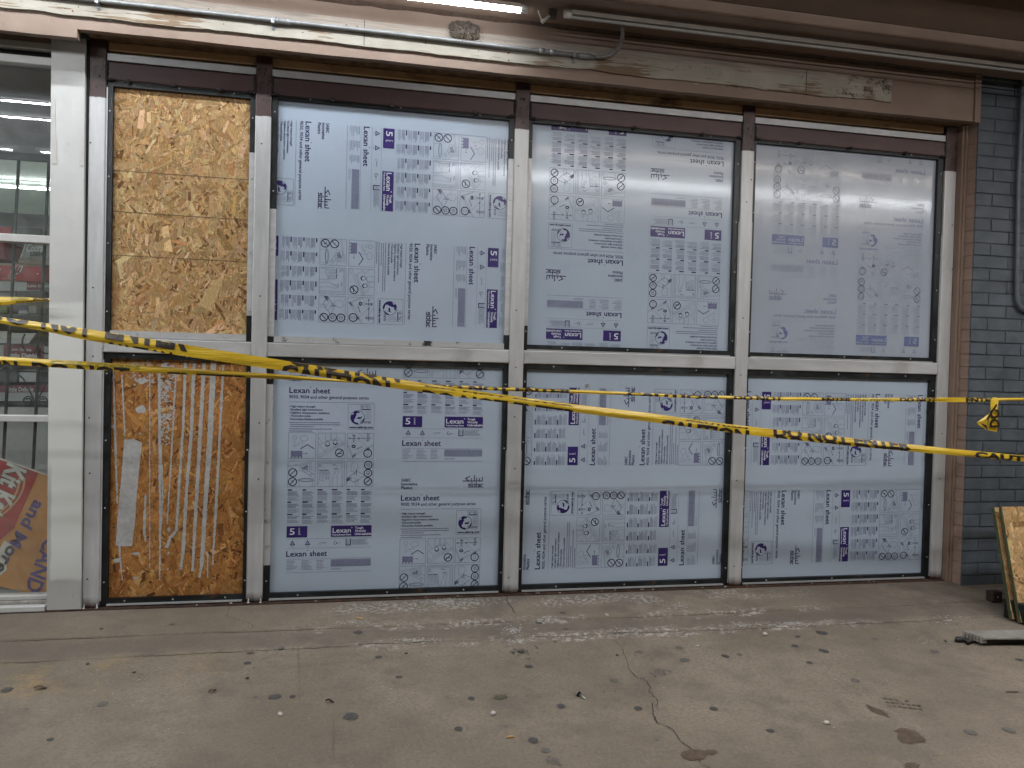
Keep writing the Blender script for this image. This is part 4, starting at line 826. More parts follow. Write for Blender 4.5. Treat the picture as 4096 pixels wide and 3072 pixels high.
c = cp(2345, 225); b = MB(); b.tube([(c[0]-.03, YC, c[2]), (c[0]+.02, YC, c[2])], .0125, 0, 12); b.build('end_fitting', GALV, con)
for px, py in ((1092, 84), (2296, 221), (1090-700, 4)):
    c = cp(px, py); b = MB(); b.box(c[0]-.006, c[0]+.006, HY-.037, HY-.0355, c[2]-.011, c[2]+.011); b.box(c[0]-.006, c[0]+.006, HY-.037, HY-.0125, c[2]-.0125, c[2]-.0105); b.box(c[0]-.006, c[0]+.006, HY-.0145, HY-.0122, c[2]-.03, c[2]-.0125); b.blob((c[0], HY-.017, c[2]-.023), (.004, .003, .004), 0, .1); b.build('strap', GALV, con)
hz = [q3(770, 457), q3(850, 455), q3(920, 420), q3(965, 360), q3(985, 300), q3(978, 245)]
hy = [YC, YC-.004, YC-.012, YC-.03, YC-.06, YC-.09]; b = MB(); path = [tuple(W(*p, y)) for p, y in zip(hz, hy)]; path[-1] = (path[-1][0], path[-1][1], ZS+.002)
def smooth(P, n=6):
    P = [np.array(p) for p in P]; P = [2*P[0]-P[1]]+P+[2*P[-1]-P[-2]]; out = []
    for i in range(1, len(P)-2):
        for k in range(n):
            t = k/n; out.append(tuple(.5*((2*P[i])+(-P[i-1]+P[i+1])*t+(2*P[i-1]-5*P[i]+4*P[i+1]-P[i+2])*t*t+(-P[i-1]+3*P[i]-3*P[i+1]+P[i+2])*t**3)))
    return out+[tuple(P[-2])]
b.tube(smooth(path), .0085, 0, 12); b.build('flexible_hose', simple('grey_hose', (.16, .155, .15), .6, 0, .15, 60), con)

# ================================================================== BIRD NEST
MUD = simple('dried_mud', (.062, .050, .042), .95, 0, .5, 60, .9); STRAW = simple('straw', (.12, .092, .062), .9, 0, .3, 50)
nc_ = W(1860, 122, HY-.03); rr = random.Random(21); b = MB()
for i in range(210):
    a = rr.uniform(0, 2*math.pi); t = math.sqrt(rr.random()); q_ = 1/(abs(math.cos(a))**3+abs(math.sin(a))**3)**(1/3); x = nc_[0]+t*.060*q_*math.cos(a); z = nc_[2]+.004+t*.036*q_*math.sin(a); d = .03*math.sqrt(max(0, 1-t*t)); b.blob((x, HY-.008-d*rr.uniform(.6, 1), z), (rr.uniform(.007, .013), .008, rr.uniform(.005, .010)), 0, .4, 7, 4, rr)
ne = thing('bird_nest', (nc_[0], HY, nc_[2]), 'mud bird nest stuck on the header above the conduit', 'nest'); b.build('mud_cup', MUD, ne)
b = MB()
for i in range(90):
    x = nc_[0]+rr.gauss(0, .03); z = nc_[2]+rr.uniform(-.03, .03); L = rr.uniform(.015, .045); a = rr.gauss(-math.pi/2, .7); y = HY-.03-rr.random()*.012
    b.tube([(x, y, z), (x+L*.5*math.cos(a)+rr.uniform(-.004, .004), y+.002, z+L*.5*math.sin(a)), (x+L*math.cos(a), y+rr.uniform(-.004, .004), z+L*math.sin(a))], .0008, 0, 4)
b.build('straws', STRAW, ne)

# ================================================================== BARRIER TAPES
YEL = M('yellow_tape', (.62, .43, .03), .32, 0, .5); _n = YEL.noise(16, 5, .6, YEL.map((.25, 1, 1))); YEL.set('Base Color', YEL.mix(YEL.sm(_n, .3, .7), (.58, .37, .018), (.72, .50, .035))); YEL.bump(YEL.noise(7, 4, .6, YEL.map((.3, 1, 3))), .9, .016); YEL.set('Coat Weight', .3); YEL.set('Coat Roughness', .2); YEL = YEL.m
TBL = simple('tape_black_print', (.022, .014, .008), .4, 0, .3, 30)
TFD = simple('tape_print_showing_through', (.30, .24, .03), .4, 0, .2, 30)
def tape(name, top, bot, yf, texts, label, fold=.5, tw=.004, ext=(0, 0)):
    tx, ty = zip(*top); bx, by = zip(*bot); X0, X1 = max(tx[0], bx[0]), min(tx[-1], bx[-1]); rr = random.Random(len(top)*7+len(name))
    ph = [rr.uniform(0, 6) for _ in range(4)]
    def bulge(x, v): return -tw*(1-abs(v-fold)/max(fold, 1-fold))*(1+.5*math.sin(x/170+ph[0]))-.0015*math.sin(x/60+ph[1]+v*5)*v
    def pt(x, v, d=0):
        xx = min(max(x, X0), X1); a = np.interp(xx, tx, ty); c = np.interp(xx, bx, by); y = yf(x)
        p = W(x, a+(c-a)*v, y); return (p[0], p[1]+bulge(xx, v)-d, p[2])
    xs = np.linspace(X0-ext[0], X1+ext[1], 300); vs5 = (0, .18, .36, fold, .64, .82, 1) ; b = MB()
    V = [pt(x, v) for x in xs for v in vs5]; m = len(vs5)
    b.add(V, [(i*m+k, i*m+k+1, (i+1)*m+k+1, (i+1)*m+k) for i in range(len(xs)-1) for k in range(m-1)], 0, True)
    for t, xa, xb, va, vb, mi in texts:           # va: letters' foot, vb: letters' head (may lie beyond the folded edge)
        TV, TF = text(t, .045); bm = bmesh.new(); L = TV[:, 0].max()
        vv = [bm.verts.new((x/L, va+(vb-va)*y, 0)) for x, y in TV]
        for f in TF:
            try: bm.faces.new([vv[i] for i in f])
            except ValueError: pass
        for pc, no in (((0, .01, 0), (0, -1, 0)), ((0, .99, 0), (0, 1, 0))): bmesh.ops.bisect_plane(bm, geom=bm.verts[:]+bm.edges[:]+bm.faces[:], plane_co=pc, plane_no=no, clear_outer=True)
        for k in range(1, 40): bmesh.ops.bisect_plane(bm, geom=bm.verts[:]+bm.edges[:]+bm.faces[:], plane_co=(k/40, 0, 0), plane_no=(1, 0, 0))
        for vv_ in vs5[1:-1]: bmesh.ops.bisect_plane(bm, geom=bm.verts[:]+bm.edges[:]+bm.faces[:], plane_co=(0, vv_, 0), plane_no=(0, 1, 0))
        bm.verts.index_update(); b.add([pt(xa+(xb-xa)*v.co.x, v.co.y, .0022) for v in bm.verts], [tuple(v.index for v in f.verts) for f in bm.faces], mi); bm.free()
    o = b.build(name, [YEL, TBL, TFD]); return tag(o, label, 'barrier tape', 'yellow barrier tapes'), pt
t1top = [(0, 1267), (199, 1294.5), (338, 1314), (547, 1347), (1100, 1436), (1746, 1541), (2000, 1577), (2298, 1617), (2572, 1649), (2910, 1696), (3394, 1751), (3742, 1788), (4096, 1823)]
t1bot = [(0, 1293), (199, 1329), (338, 1359), (646, 1411), (1100, 1478.5), (1622, 1560), (2000, 1609), (2298, 1649), (2622, 1691), (2995, 1740), (3394, 1783), (3642, 1806), (4096, 1846)]
ya = lambda x: -.52+.05*x/4096
tape('barrier_tape', t1top, t1bot, ya,
     [('DO', -70, 122, .62, -1.6, 1), ('NOT', 168, 372, .62, -1.6, 1), ('ENTER', 423, 750, .45, -1.6, 1), ('CAUTION', 420, 690, 2.8, .93, 1), ('CAUTION', 1148, 1600, .20, -1.9, 1), ('CAUTION', 1125, 1560, 1.9, .38, 1), ('DO NOT ENTER', 1690, 2310, 1.9, .78, 1), ('DO NOT ENTER', 1700, 2300, .30, .20, 1), ('CAUTION', 2640, 2995, 1.9, .52, 1), ('CAUTION', 2740, 2990, .3, .16, 1), ('DO NOT ENTER', 3092, 3640, .72, -.35, 1), ('DO NOT ENTER', 3100, 3645, 1.75, .70, 1), ('CAUTION', 3895, 4230, 1.05, .12, 1)],
     'long yellow tape slanting down from the left edge, printed in black capitals', .55, .006, (2200, 2600))
t2top = [(0, 1426), (348, 1446), (696, 1471), (1100, 1496), (1348, 1517), (1721, 1537), (2000, 1548), (2497, 1567), (2746, 1580), (3100, 1587), (3394, 1592), (3742, 1590), (3866, 1590), (3985, 1592), (4096, 1591)]
t2bot = [(0, 1456), (348, 1478.5), (696, 1496), (1100, 1516), (1348, 1527), (1721, 1551), (2000, 1563), (2497, 1580), (2746, 1592), (3100, 1602), (3394, 1604), (3742, 1607), (3866, 1609), (3985, 1604), (4096, 1603)]
yb = lambda x: -.47+.05*x/4096
_, pt2 = tape('barrier_tape', t2top, t2bot, yb,
     [('CAUTION', -290, 72, 1.9, .52, 1), ('DO NOT', 130, 520, 2.1, .52, 1), ('ENTER', 670, 1010, 2.3, .78, 1), ('CAUTION', 200, 560, .5, .1, 2), ('DO NOT ENTER', 1735, 2290, 1.3, -.2, 1), ('CAUTION', 2505, 2870, 1.25, -.2, 1), ('DO NOT', 2935, 3130, 1.15, -.2, 1), ('ENTER', 3285, 3405, 1.2, -.1, 1), ('CAUTION', 3420, 3560, 1.2, .2, 2), ('DO NOT', 3598, 3745, 1.2, -.1, 1), ('ENTER', 3862, 3985, 1.1, -.1, 1)],
     'narrow twisted yellow tape running nearly level behind the slanting one', .5, .004, (2200, 2600))
tape('barrier_tape', [(-500, 1180), (0, 1187), (90, 1188), (150, 1192), (200, 1194)], [(-500, 1222), (0, 1222), (40, 1219), (70, 1213), (130, 1209), (200, 1204)], lambda x: -.075,
     [('DO NOT ENTER', 68, 135, .95, .70, 1), ('CAUTION', 45, 115, .5, .0, 2), ('CAUTION', -60, 3, .95, .65, 1), ('ENTER', 135, 198, .7, .1, 1)], 'short yellow tape across the window, tied at the clad pier', .55, .004)
# knotted tail hanging from the level tape
b = MB(); yk = yb(3970)-.006
def K(a, c, d=0): p = W(*l4(a, c), yk); return (p[0], p[1]-d, p[2])
b.add([K(1935, 190, .006), K(2000, 190, .006), K(1930, 300, .008), K(1985, 250, .012), K(1825, 383, .004), K(1905, 345, .014), K(1838, 398, .003), K(1900, 440, .004)], [(0, 1, 3, 2), (2, 3, 5, 4), (4, 5, 7, 6)], 0)
b.add([K(1968, 195, .004), K(2000, 195, .002), K(1925, 330, .008), K(2000, 330, .002), K(1905, 440, .004), K(1995, 460, .0)], [(0, 1, 3, 2), (2, 3, 5, 4)], 0)
b.blob(K(1975, 200), (.012, .008, .011), 0, .35); b.blob(K(1990, 197), (.007, .007, .009), 0, .35)
TV, TF = text('DO', .04); L = TV[:, 0].max()
b.add([K(1990-72*yv+3, 420-150*xv/L, .012) for xv, yv in TV], TF, 1); b.add([K(*p, .016) for p in ((1840, 385), (1885, 400), (1900, 440), (1850, 400))], [(0, 1, 2, 3)], 1); b.add([K(*p, .018) for p in ((1880, 355), (1960, 230), (1972, 240), (1895, 360))], [(0, 1, 2, 3)], 1)
kn = b.build('tape_tail', [YEL, TBL]); tag(kn, 'short knotted end of yellow tape hanging against the brick wall', 'barrier tape', 'yellow barrier tapes')

# ================================================================== GROUND
def concrete():
    m = M('old_concrete', (.25, .22, .19), .85, 0, .3); x, y, z = m.xyz()
    big = m.noise(1.1, 5, .6); mid = m.noise(7, 6, .65); fine = m.noise(85, 6, .75); grain = m.noise(150, 4, .75)
    c = m.mix(m.sm(big, .32, .68), (.160, .132, .101), (.262, .218, .168)); c = m.mix(m.math('MULTIPLY', m.sm(mid, .45, .72), .65), c, (.155, .130, .106))
    c = m.mix(m.math('MULTIPLY', m.sm(fine, .40, .66), .62), c, (.125, .105, .086)); c = m.mix(m.math('MULTIPLY', m.sm(fine, .58, .72), .0), c, (.4, .35, .3))
    c = m.mix(m.math('MULTIPLY', m.sm(m.noise(2.6, 6, .7), .50, .66), .6), c, (.118, .100, .084)); c = m.mix(m.math('MULTIPLY', m.sm(m.noise(19, 6, .75), .60, .70), .6), c, (.115, .10, .088)); c = m.mix(m.math('MULTIPLY', m.sm(grain, .60, .72), .6), c, (.40, .36, .30)); c = m.mix(m.math('MULTIPLY', m.sm(m.noise(120, 4, .75), .62, .70), .75), c, (.055, .045, .038))
    # dirt darkens the strip next to the joints; lime bloom along them; rust-yellow wash at the left
    jit = m.math('MULTIPLY', m.math('SUBTRACT', mid, .5), .16); yy = m.math('ADD', y, jit)
    def band(c0, hw): return m.sm(m.math('ABSOLUTE', m.math('SUBTRACT', yy, c0)), hw, hw*.25)
    c = m.mix(m.math('MULTIPLY', band(-.41, .12), .42), c, (.105, .090, .078)); c = m.mix(m.math('MULTIPLY', band(-.03, .10), .30), c, (.11, .094, .08))
    dots = m.sm(m.noise(48, 6, .75), .47, .60); lx = m.math('MULTIPLY', m.sm(x, -.55, .1), m.sm(x, 2.35, 1.6)); patch = m.sm(m.noise(3.4, 4, .6), .42, .58)
    bloom = m.math('MULTIPLY', m.math('MULTIPLY', m.math('MAXIMUM', band(-.325, .05), m.math('MAXIMUM', band(-.50, .06), m.math('MULTIPLY', band(-.10, .11), .9))), dots), m.math('MULTIPLY', lx, patch))
    c = m.mix(m.math('MULTIPLY', bloom, .72), c, (.52, .50, .47))
    yl = m.math('MULTIPLY', m.math('MULTIPLY', band(-.66, .22), m.sm(x, -.35, -.75)), m.math('MULTIPLY', m.sm(m.noise(5, 5, .7), .45, .68), m.sm(m.noise(60, 4, .7), .35, .62))); c = m.mix(m.math('MULTIPLY', yl, .65), c, (.34, .23, .09))
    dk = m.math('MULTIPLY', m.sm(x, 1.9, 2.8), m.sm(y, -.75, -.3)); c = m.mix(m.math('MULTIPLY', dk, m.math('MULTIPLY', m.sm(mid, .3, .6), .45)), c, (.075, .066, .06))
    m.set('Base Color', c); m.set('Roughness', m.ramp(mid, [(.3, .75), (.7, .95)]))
    h = m.math('ADD', m.math('MULTIPLY', fine, .6), m.math('MULTIPLY', grain, .35)); m.bump(h, .55, .004); return m.m
CONC = concrete()
GUM = M('trodden_gum', (.06, .058, .056), .7); _n = GUM.noise(120, 4, .7); GUM.set('Base Color', GUM.mix(GUM.sm(_n, .35, .7), (.040, .038, .037), (.085, .08, .075))); GUM = GUM.m
GUM2 = simple('greenish_gum', (.075, .07, .045), .7, 0, .3, 90); TAR = simple('tar_dot', (.010, .010, .010), .6); WET = M('brown_spill', (.085, .058, .038), .55); _n = WET.noise(70, 5, .7); WET.set('Base Color', WET.mix(WET.sm(_n, .3, .7), (.062, .042, .026), (.115, .082, .056))); WET = WET.m
CRK = simple('dark_crack', (.028, .024, .02), .95); SMU = simple('dark_smudge', (.12, .105, .092), .8, 0, .35, 70)  # one dark colour for cracks, joint lines and specks
LIME = simple('lime_bloom', (.36, .345, .32), .95, 0, .25, 80)
b = MB(); rr = random.Random(31)
xs = np.linspace(-2.2, 3.4, 330)
def jagline(y0, amp, seed):
    r2 = random.Random(seed); o = []; j = 0
    for x in xs: j = .75*j+r2.uniform(-amp, amp); o.append(y0+j)
    return o
J1 = jagline(-.322, .0022, 1); J2 = jagline(-.500, .005, 2); J1 = [a-.012*math.sin(x*1.3) for a, x in zip(J1, xs)]; J2 = [a+.012*math.sin(x*1.7+1) for a, x in zip(J2, xs)]
rows = [([.12]*len(xs), .0), ([a+.002 for a in J1], .0), ([a-.003 for a in J1], -.007), ([a+.004 for a in J2], -.006), ([a-.004 for a in J2], -.0105), ([-1.9]*len(xs), -.0105)]
V = [(x, r[0][i], r[1]) for r in rows for i, x in enumerate(xs)]; nx = len(xs)
b.add(V, [(k*nx+i, (k+1)*nx+i, (k+1)*nx+i+1, k*nx+i+1) for k in range(len(rows)-1) for i in range(nx-1)], 0)
zg = -.0105
b.quad([(-60, -60, zg-.002), (60, -60, zg-.002), (60, -1.9, zg-.002), (-60, -1.9, zg-.002)]); b.quad([(-60, -1.9, zg), (-2.2, -1.9, zg), (-2.2, .12, 0), (-60, .12, 0)]); b.quad([(3.4, -1.9, zg), (60, -1.9, zg), (60, .12, 0), (3.4, .12, 0)]); b.quad([(-60, .12, -.001), (60, .12, -.001), (60, 60, -.001), (-60, 60, -.001)])
def floor_z(y): return .0 if y > -.32 else (-.0065 if y > -.5 else zg)
def gpt(q, a, c): p = G(*q(a, c), z=-.009); return p
def fsplat(p, ru, rv, mi, n=14, jit=.22, dz=.0014):
    z = floor_z(p[1])+dz+rr.random()*.0004
    b.add([(p[0]+ru*math.cos(a)*(1+rr.uniform(-jit, jit)), p[1]+rv*math.sin(a)*(1+rr.uniform(-jit, jit)), z) for a in [2*math.pi*k/n for k in range(n)]], [tuple(range(n))], mi)
gum = {b1: [(2015, 735, 30), (1990, 815, 33), (55, 1030, 45), (825, 1143, 45), (405, 1427, 25), (1385, 525, 25), (2055, 1087, 18), (210, 1185, 18)],
       b2: [(868, 575, 37), (250, 700, 25), (1035, 765, 30), (1198, 926, 30), (200, 1085, 55), (342, 1083, 25), (810, 1243, 62), (1780, 1098, 30), (1678, 1343, 36), (2062, 1323, 16)],
       b3: [(1115, 723, 32), (1443, 690, 30), (1487, 790, 45), (1812, 757, 30), (1928, 745, 25), (230, 840, 32), (918, 952, 38), (490, 1160, 37), (1113, 1178, 35), (1718, 1180, 33), (268, 1435, 45), (368, 1515, 40), (1258, 1430, 23), (2175, 1357, 35), (505, 430, 25), (445, 643, 14), (530, 548, 25), (315, 500, 28)],
       b4: [(600, 715, 37), (487, 810, 26), (853, 952, 35), (1783, 1371, 47), (2090, 1352, 45), (1495, 720, 35), (1015, 620, 28), (393, 600, 22), (1155, 203, 35), (585, 570, 45), (370, 675, 26), (2175, 787, 30)]}
for q, L in gum.items():
    for a, c, r in L:
        p = gpt(q, a, c); k = np.linalg.norm(gpt(q, a+r, c)-p); fsplat(p, k, k*rr.uniform(.8, 1.1), rr.choice((1, 1, 8)), 18, .14)
fsplat(gpt(b2, 2012, 1087), .022, .018, 2)
for q, a, c in ((b1, 815, 560), (b1, 707, 820), (b1, 1078, 888), (b1, 1990, 935), (b2, 1258, 737), (b3, 943, 750), (b3, 398, 260)): fsplat(gpt(q, a, c), .006, .008, 3, 10, .2)
def fpoly(q, pts, mi, dz=.0016):
    zj = rr.random()*.0006
    b.add([(lambda p: (p[0], p[1], floor_z(p[1])+dz+zj))(gpt(q, *p)) for p in pts], [tuple(range(len(pts)))], mi)
def ragged(q, c, ru, rv, n=46, jit=.22):
    fpoly(q, [(c[0]+ru*math.cos(a)*(1+rr.uniform(-jit, jit)), c[1]+rv*math.sin(a)*(1+rr.uniform(-jit, jit))) for a in [2*math.pi*k/n for k in range(n)]], 4)
ragged(b3, (1565, 1552), 105, 44, 50, .10); ragged(b3, (1690, 1530), 55, 20, 30, .3); ragged(b4, (1285, 1405), 90, 55, 50, .16); ragged(b4, (1225, 1355), 45, 22, 30, .3); ragged(b4, (1310, 1640), 60, 24, 30, .3); ragged(b4, (1355, 1430), 60, 30, 34, .4)
for (cx, cy, n_, w_, h_) in ((1225, 1145, 7, 300, 85), (1020, 1205, 6, 160, 60)):            # tread print of a shoe
    for i in range(n_):
        for k in range(3):
            u = cx-w_/2+w_*(i+.5)/n_+k*14; v = cy-h_/2+h_*(k+.5)/3+(i-n_/2)*5*(1 if n_ > 6 else 2)
            if rr.random() < .15: continue
            fpoly(b4, [(u-20+rr.uniform(-4, 4), v-7), (u+8, v-2+rr.uniform(-3, 3)), (u+22, v+8), (u-4+rr.uniform(-4, 4), v+4)], 4)
for i in range(5): u = 2075+i*20; fpoly(b4, [(u-10, 1040), (u+2, 1036), (u+14, 1050), (u, 1054)], 4)
def crack(q, pts, w=.0022, mi=5):
    P = []
    for (a, c), (d, e) in zip(pts[:-1], pts[1:]):
        n = max(2, int(math.hypot(d-a, e-c)/14))
        for k in range(n): t = k/n; P.append((a+(d-a)*t+rr.uniform(-6, 6)*(k > 0), c+(e-c)*t+rr.uniform(-4, 4)*(k > 0)))
    P.append(pts[-1]); V = []
    for i, p in enumerate(P):
        g = gpt(q, *p); ww = w*rr.uniform(.45, 1.1)*(1 if 0 < i < len(P)-1 else .2); z = floor_z(g[1])+.0019; V += [(g[0]-ww, g[1], z), (g[0]+ww, g[1], z)]
    b.add(V, [(2*i, 2*i+1, 2*i+3, 2*i+2) for i in range(len(P)-1)], mi)
crack(b3, [(920, 630), (985, 690), (990, 730), (1020, 780), (1030, 850), (1085, 920), (1180, 960), (1213, 1010), (1195, 1040), (1265, 1110), (1258, 1185)], .0012)
crack(b3, [(1225, 1130), (1230, 1220), (1260, 1290), (1390, 1345), (1450, 1440), (1530, 1500), (1600, 1590), (1615, 1625)], .0017); crack(b3, [(1615, 1625), (1680, 1660), (1760, 1760)], .0014); crack(b3, [(1130, 1320), (1260, 1305)], .001)
crack(b1, [(1860, 355), (1835, 430), (1820, 455), (2030, 525), (2025, 560)], .0013); crack(b3, [(50, 270), (65, 340), (125, 440)], .002); crack(b3, [(1620, 240), (1720, 300), (1810, 335), (1880, 380)], .0014)
crack(b2, [(385, 590), (390, 800), (398, 1000), (400, 1170)], .0008, 6); crack(b2, [(672, 1260), (670, 1420), (675, 1600)], .0008, 6)
for y0, JJ, w in ((0, J1, .0022), (1, J2, .003)):
    V = []; r2 = random.Random(77+y0); on = True; seg = []
    for i, x in enumerate(xs):
        if r2.random() < .06: on = not on
        ww = w*r2.uniform(.3, 1.2)*(1 if on else .15); V += [(x, JJ[i]-ww-.002, (-.0066 if y0 == 0 else zg)+.0012), (x, JJ[i]+ww-.002, (-.0066 if y0 == 0 else zg)+.0014)]
    b.add(V, [(2*i, 2*i+1, 2*i+3, 2*i+2) for i in range(nx-1)], 5)
def bits(q, c, ru, rv, n, mi, s=(2, 7)):
    for i in range(n):
        a, t = rr.uniform(0, 6.28), abs(rr.gauss(0, .5)); u, v = c[0]+ru*t*math.cos(a), c[1]+rv*t*math.sin(a); k = rr.uniform(*s)*.0005; fsplat(gpt(q, u, v), k*rr.uniform(.8, 2.2), k*1.4, mi, 7, .4)
bits(b2, (1560, 340), 420, 50, 260, 7, (2, 8)); bits(b2, (1350, 640), 420, 40, 120, 7, (2, 7)); bits(b3, (100, 560), 110, 50, 110, 7); bits(b3, (1450, 370), 150, 40, 70, 7); bits(b3, (1000, 570), 180, 40, 90, 7); bits(b3, (1950, 520), 260, 40, 90, 7); bits(b4, (350, 510), 160, 35, 100, 7); bits(b4, (1600, 470), 140, 40, 80, 7, (2, 8)); bits(b2, (830, 510), 150, 25, 60, 7); bits(b4, (1500, 640), 500, 60, 60, 7, (1.5, 4)); bits(b2, (1050, 1000), 1000, 500, 60, 7, (1, 3)); bits(b4, (900, 1000), 1000, 400, 50, 7, (1, 3)); bits(b1, (1000, 900), 900, 500, 50, 7, (1, 3))
bits(b2, (600, 800), 600, 350, 90, 5, (1, 3)); bits(b4, (600, 900), 900, 500, 90, 5, (1, 3)); bits(b3, (800, 1000), 900, 500, 70, 5, (1, 3)); bits(b1, (1100, 900), 900, 500, 90, 5, (1, 3)); bits(b3, (1270, 890), 110, 45, 50, 6, (3, 9)); bits(b3, (175, 722), 60, 22, 40, 3, (2, 5)); bits(b3, (175, 722), 160, 50, 30, 6, (4, 10)); bits(b4, (1600, 470), 120, 30, 30, 5, (2, 7)); bits(b3, (410, 1600), 90, 35, 30, 6, (4, 9))
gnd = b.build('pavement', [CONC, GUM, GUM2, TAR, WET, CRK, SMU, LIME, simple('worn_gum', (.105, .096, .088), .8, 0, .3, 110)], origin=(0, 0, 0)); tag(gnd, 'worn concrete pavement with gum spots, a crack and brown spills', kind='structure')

# ================================================================== SMALL THINGS ON THE PAVEMENT
def onf(q, a, c, dz=0): p = gpt(q, a, c); return Vector((p[0], p[1], floor_z(p[1])+dz))
STEEL = simple('bright_screw_steel', (.5, .5, .5), .3, .7)
a, c = onf(b3, 635, 1078, .006), onf(b3, 692, 1110, .0035); sc = thing('screw', a, 'bright hex head screw with black washer lying on the pavement', 'screw')
d = (c-a).normalized(); b = MB(); b.tube([a, c-d*.008, c], [.0028, .0028, .0006], 0, 8); b.build('shank', STEEL, sc); b = MB(); b.tube([a-d*.002, a+d*.0015], .0085, 0, 12); b.build('washer', BLACK, sc); b = MB(); b.tube([a-d*.008, a-d*.002], .0058, 0, 6); b.build('head', STEEL, sc)
PEB = simple('white_scrap', (.5, .46, .42), .8, 0, .15, 90)
for q, u, v, r, l in ((b2, 1957, 1225, .009, 'white pebble left of the screw on open pavement'), (b3, 2125, 585, .011, 'white crumb near the foot of the right lower sheet'), (b3, 1590, 680, .007, 'small white shred right of the long crack'), (b4, 620, 1298, .009, 'pale flat scrap in front of the brown spill by the shoe print'), (b2, 238, 1230, .008, 'white flat scrap at front left, below two gum spots'), (b3, 858, 448, .007, 'white crumb on the joint strip below the middle lower sheet')):
    p = onf(q, u, v, r*.4); b = MB()
    for k in range(3): b.blob((p[0]+rr.uniform(-r, r)*.4, p[1]+rr.uniform(-r, r)*.4, p[2]), (r*.8, r*.8, r*.5), 0, .35)
    tag(b.build('paper_scrap' if 'scrap' in l or 'shred' in l else 'pebble', PEB), l, 'litter', 'bits of litter on the pavement')
for q, u, v, ang, L, l in ((b2, 2095, 1413, .1, .022, 'orange cigarette end on the pavement below the screw'), (b2, 882, 480, -.3, .026, 'thin orange wood splinter on the joint strip by the upright print sheet'), (b1, 980, 340, .1, .07, 'orange wood splinter on the base plate under the streaked board')):
    p = onf(q, u, v, .003); p.z += .006 if L > .05 else 0; b = MB(); dx, dy = math.cos(ang)*L/2, math.sin(ang)*L/2; b.tube([(p.x-dx, p.y-dy, p.z), (p.x, p.y, p.z+.0006), (p.x+dx, p.y+dy, p.z)], [.0028, .0036, .002], 0, 7)
    tag(b.build('cigarette_end' if 'cigarette' in l else 'wood_splinter', simple('orange_wood_bit', (.5, .3, .13), .8, 0, .2, 60)), l, 'litter', 'bits of litter on the pavement')
LEAF = simple('dead_leaf', (.10, .055, .03), .8, 0, .3, 90)
for q, u, v, ang, L, l in ((b1, 1708, 1046, .9, .030, 'curled brown leaf in front of the streaked board'), (b1, 325, 1022, .05, .035, 'dark curled leaf near the left picture edge'), (b2, 640, 1130, -.25, .026, 'thin black sliver beside a pale blue scuff'), (b4, 1580, 648, .15, .016, 'thin black sliver left of the black strap')):
    p = onf(q, u, v, .002); b = MB(); n = 7; V = []
    for i in range(n):
        t = i/(n-1); wd_ = L*.22*math.sin(math.pi*min(.97, max(.04, t))); x = (t-.5)*L
        for s in (-1, 0, 1): V.append((p.x+x*math.cos(ang)-s*wd_*math.sin(ang), p.y+x*math.sin(ang)+s*wd_*math.cos(ang), p.z+.002+.004*abs(s)+.003*math.sin(t*5)))
    b.add(V, [(i*3+k, i*3+k+1, i*3+k+4, i*3+k+3) for i in range(n-1) for k in range(2)], 0, True)
    o = b.build('leaf' if 'leaf' in l else 'sliver', LEAF if 'leaf' in l else BLACK); tag(o, l, 'litter', 'bits of litter on the pavement')

# ================================================================== LEANING BOARDS AND OFFCUTS AT THE RIGHT
GRN2 = simple('green_sealed_edge', (.008, .065, .030), .6, 0, .3, 60)
def leaning(bl, tl, wid, label, seed, yb_, yt):
    B = G(*bl); T = XP(*tl, B[0]+.055); b = MB(); cols = []; rr2 = random.Random(seed); U = np.array([1, .0, 0]); Vd = T-B; H = np.linalg.norm(Vd); Vd = Vd/H; N = np.cross(U, Vd); N = N/np.linalg.norm(N)
    if N[1] > 0: N = -N
    to3 = lambda x, z, d: tuple(B+U*x+Vd*z+N*(d+.0))
    strands(b, cols, 0, wid, 0, H, 0, 1500, PALU, .034, (.45, .28, .13), rr2, to3)
    V = [B+U*x+Vd*z-N*d for d in (.0004, .012) for x, z in ((0, 0), (wid, 0), (wid, H), (0, H))]
    b.hexa([V[0], V[1], V[5], V[4], V[3], V[2], V[6], V[7]], 0); cols += [(.5, .33, .16, 1)]*8
    e = .004; b.add([to3(*p, .0012) for p in ((-.0, 0), (e, 0), (e, H), (-.0, H))]+[to3(0, 0, -.012), to3(0, H, -.012)], [(0, 1, 2, 3), (0, 3, 5, 4)], 1); cols += [(0, .2, .1, 1)]*6
    if False: pass
    o = b.build('leaning_board', [STRAND, GRN2], colors=cols); tag(o, label, 'board', 'strand board offcuts leaning at the brick wall'); return o
leaning((4045, 2478), (3974, 2029), .5, 'rear green edged strand board leaning at the brick wall, mostly hidden by the front one', 3, 0, 0)
leaning((4080, 2490), (4003, 2027), .5, 'front green edged strand board leaning at the brick wall', 4, 0, 0)
p = G(4040, 2405); b = MB(); fc = G(3990, 2407); b.box(fc[0]-.027, fc[0]+.027, fc[1], fc[1]+.04, -.004, .046); br = thing('brick_piece', fc, 'dark brown block with a pale dot at the wall foot', 'block'); b.build('block', simple('dark_brown_block', (.028, .014, .012), .7, 0, .3, 60, .4), br, bevel=.006)
b = MB(); b.add([(fc[0]+.004*math.cos(a), fc[1]-.0012, .022+.004*math.sin(a)) for a in [k*math.pi/4 for k in range(8)]], [tuple(range(8))]); b.build('dot', PEB, br)
p = G(4110, 2490); b = MB(); b.box(p[0]-.022, p[0]+.12, p[1]-.01, p[1]+.1, -.008, .075); o = b.build('rubber_foot', BLACK, bevel=.006); tag(o, 'black block at the foot of the leaning boards, right picture edge', 'block')
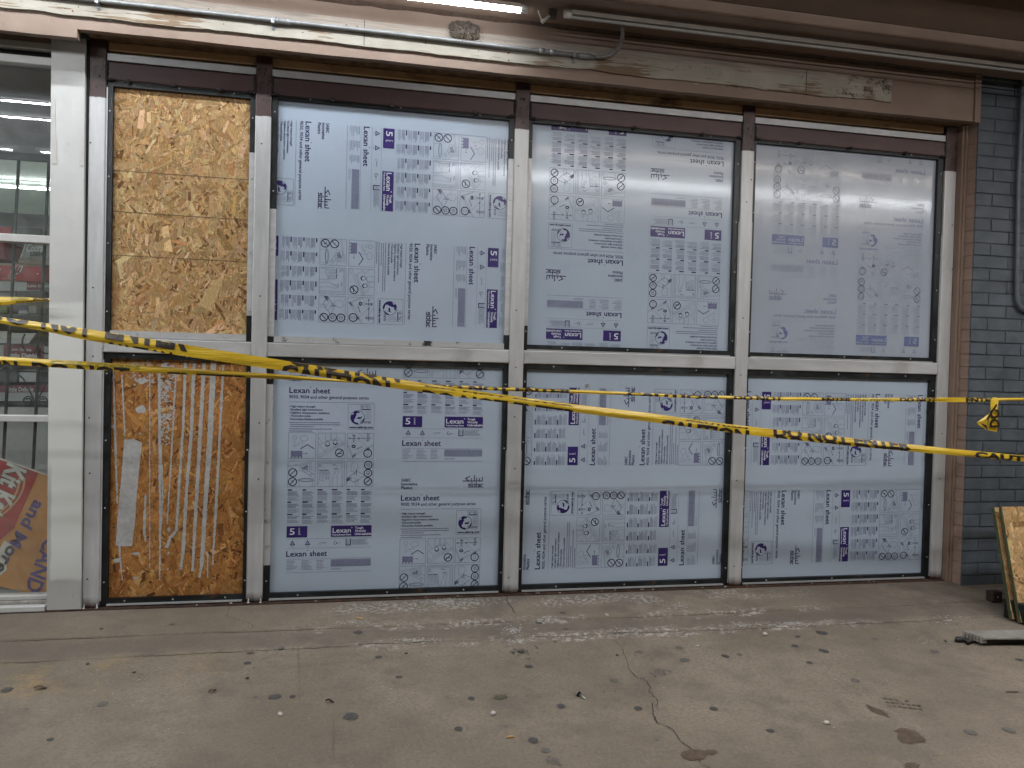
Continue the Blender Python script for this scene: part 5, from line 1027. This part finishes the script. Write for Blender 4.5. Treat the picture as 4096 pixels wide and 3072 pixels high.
# fluted panel lying on a dark bar
P0, P1 = G(3935, 2552, .025), G(3848, 2522, .02); PR0 = G(4300, 2552, .025); PR1 = G(4300, 2516, .02)
FLU = simple('weathered_fluted_panel', (.27, .255, .235), .7, 0, .25, 14)
pn = thing('fluted_panel', (P0[0], P0[1], 0), 'weathered grey fluted panel lying on a dark bar beside the leaning boards', 'panel'); b = MB()
b.hexa([tuple(P0+np.array([0, 0, -.006])), tuple(PR0+np.array([0, 0, -.006])), tuple(PR1+np.array([0, 0, -.006])), tuple(P1+np.array([0, 0, -.006])), tuple(P0), tuple(PR0), tuple(PR1), tuple(P1)])
for k in range(7): t = (k+.5)/7; s = P0*(1-t)+P1*t; e2 = PR0*(1-t)+PR1*t; b.tube([tuple(s+np.array([-.002, 0, .0005])), tuple(e2+np.array([0, 0, .0005]))], .0016, 0, 6)
b.build('top_sheet', FLU, pn)
b = MB()
for k in range(6): t = (k+.6)/6.6; s = P0*(1-t)+P1*t; b.box(s[0]-.006, s[0]+.02, s[1]-.0035, s[1]+.0035, s[2]-.022, s[2]-.006)
b.build('flute_rib', FLU, pn); b = MB(); b.box(P0[0]+.012, P0[0]+.6, P0[1]+.012, P0[1]+.06, zg, P0[2]-.0065); b.build('bearer', simple('dark_bearer', (.035, .03, .027), .8, 0, .3, 20), pn)
b = MB(); s0 = G(3826, 2560); pth = [(s0[0]+.02+.022*math.cos(a), s0[1]+.004+.011*math.sin(a)) for a in np.linspace(.6, 2*math.pi+.2-1.2, 18)]; s1 = G(3870, 2572); s2 = G(3925, 2553); pth += [(s1[0], s1[1]), ((s1[0]+s2[0])/2, (s1[1]+s2[1])/2), (s2[0]+.02, s2[1])]
V = [];
for x, y in pth: V += [(x, y, zg+.001), (x, y, zg+.019)]
b.add(V, [(2*i, 2*i+2, 2*i+3, 2*i+1) for i in range(len(pth)-1)], 0, True); st = b.build('strap', simple('black_strap', (.012, .012, .012), .5, 0, .3, 40)); sm_ = st.modifiers.new('thick', 'SOLIDIFY'); sm_.thickness = .002; tag(st, 'looped black strap lying at the end of the fluted panel', 'strap')
# torn scrap on the lower middle sheet
pts = [l3(690, 75), l3(718, 70), l3(712, 90), l3(694, 108)]; b = MB(); b.prism_y([(W(*p, .026)[0], W(*p, .026)[2]) for p in pts], .0255, .027); o = b.build('paper_scrap', simple('grey_scrap', (.26, .26, .25), .7)); tag(o, 'torn grey scrap stuck on the sheet above the level tape', 'litter')
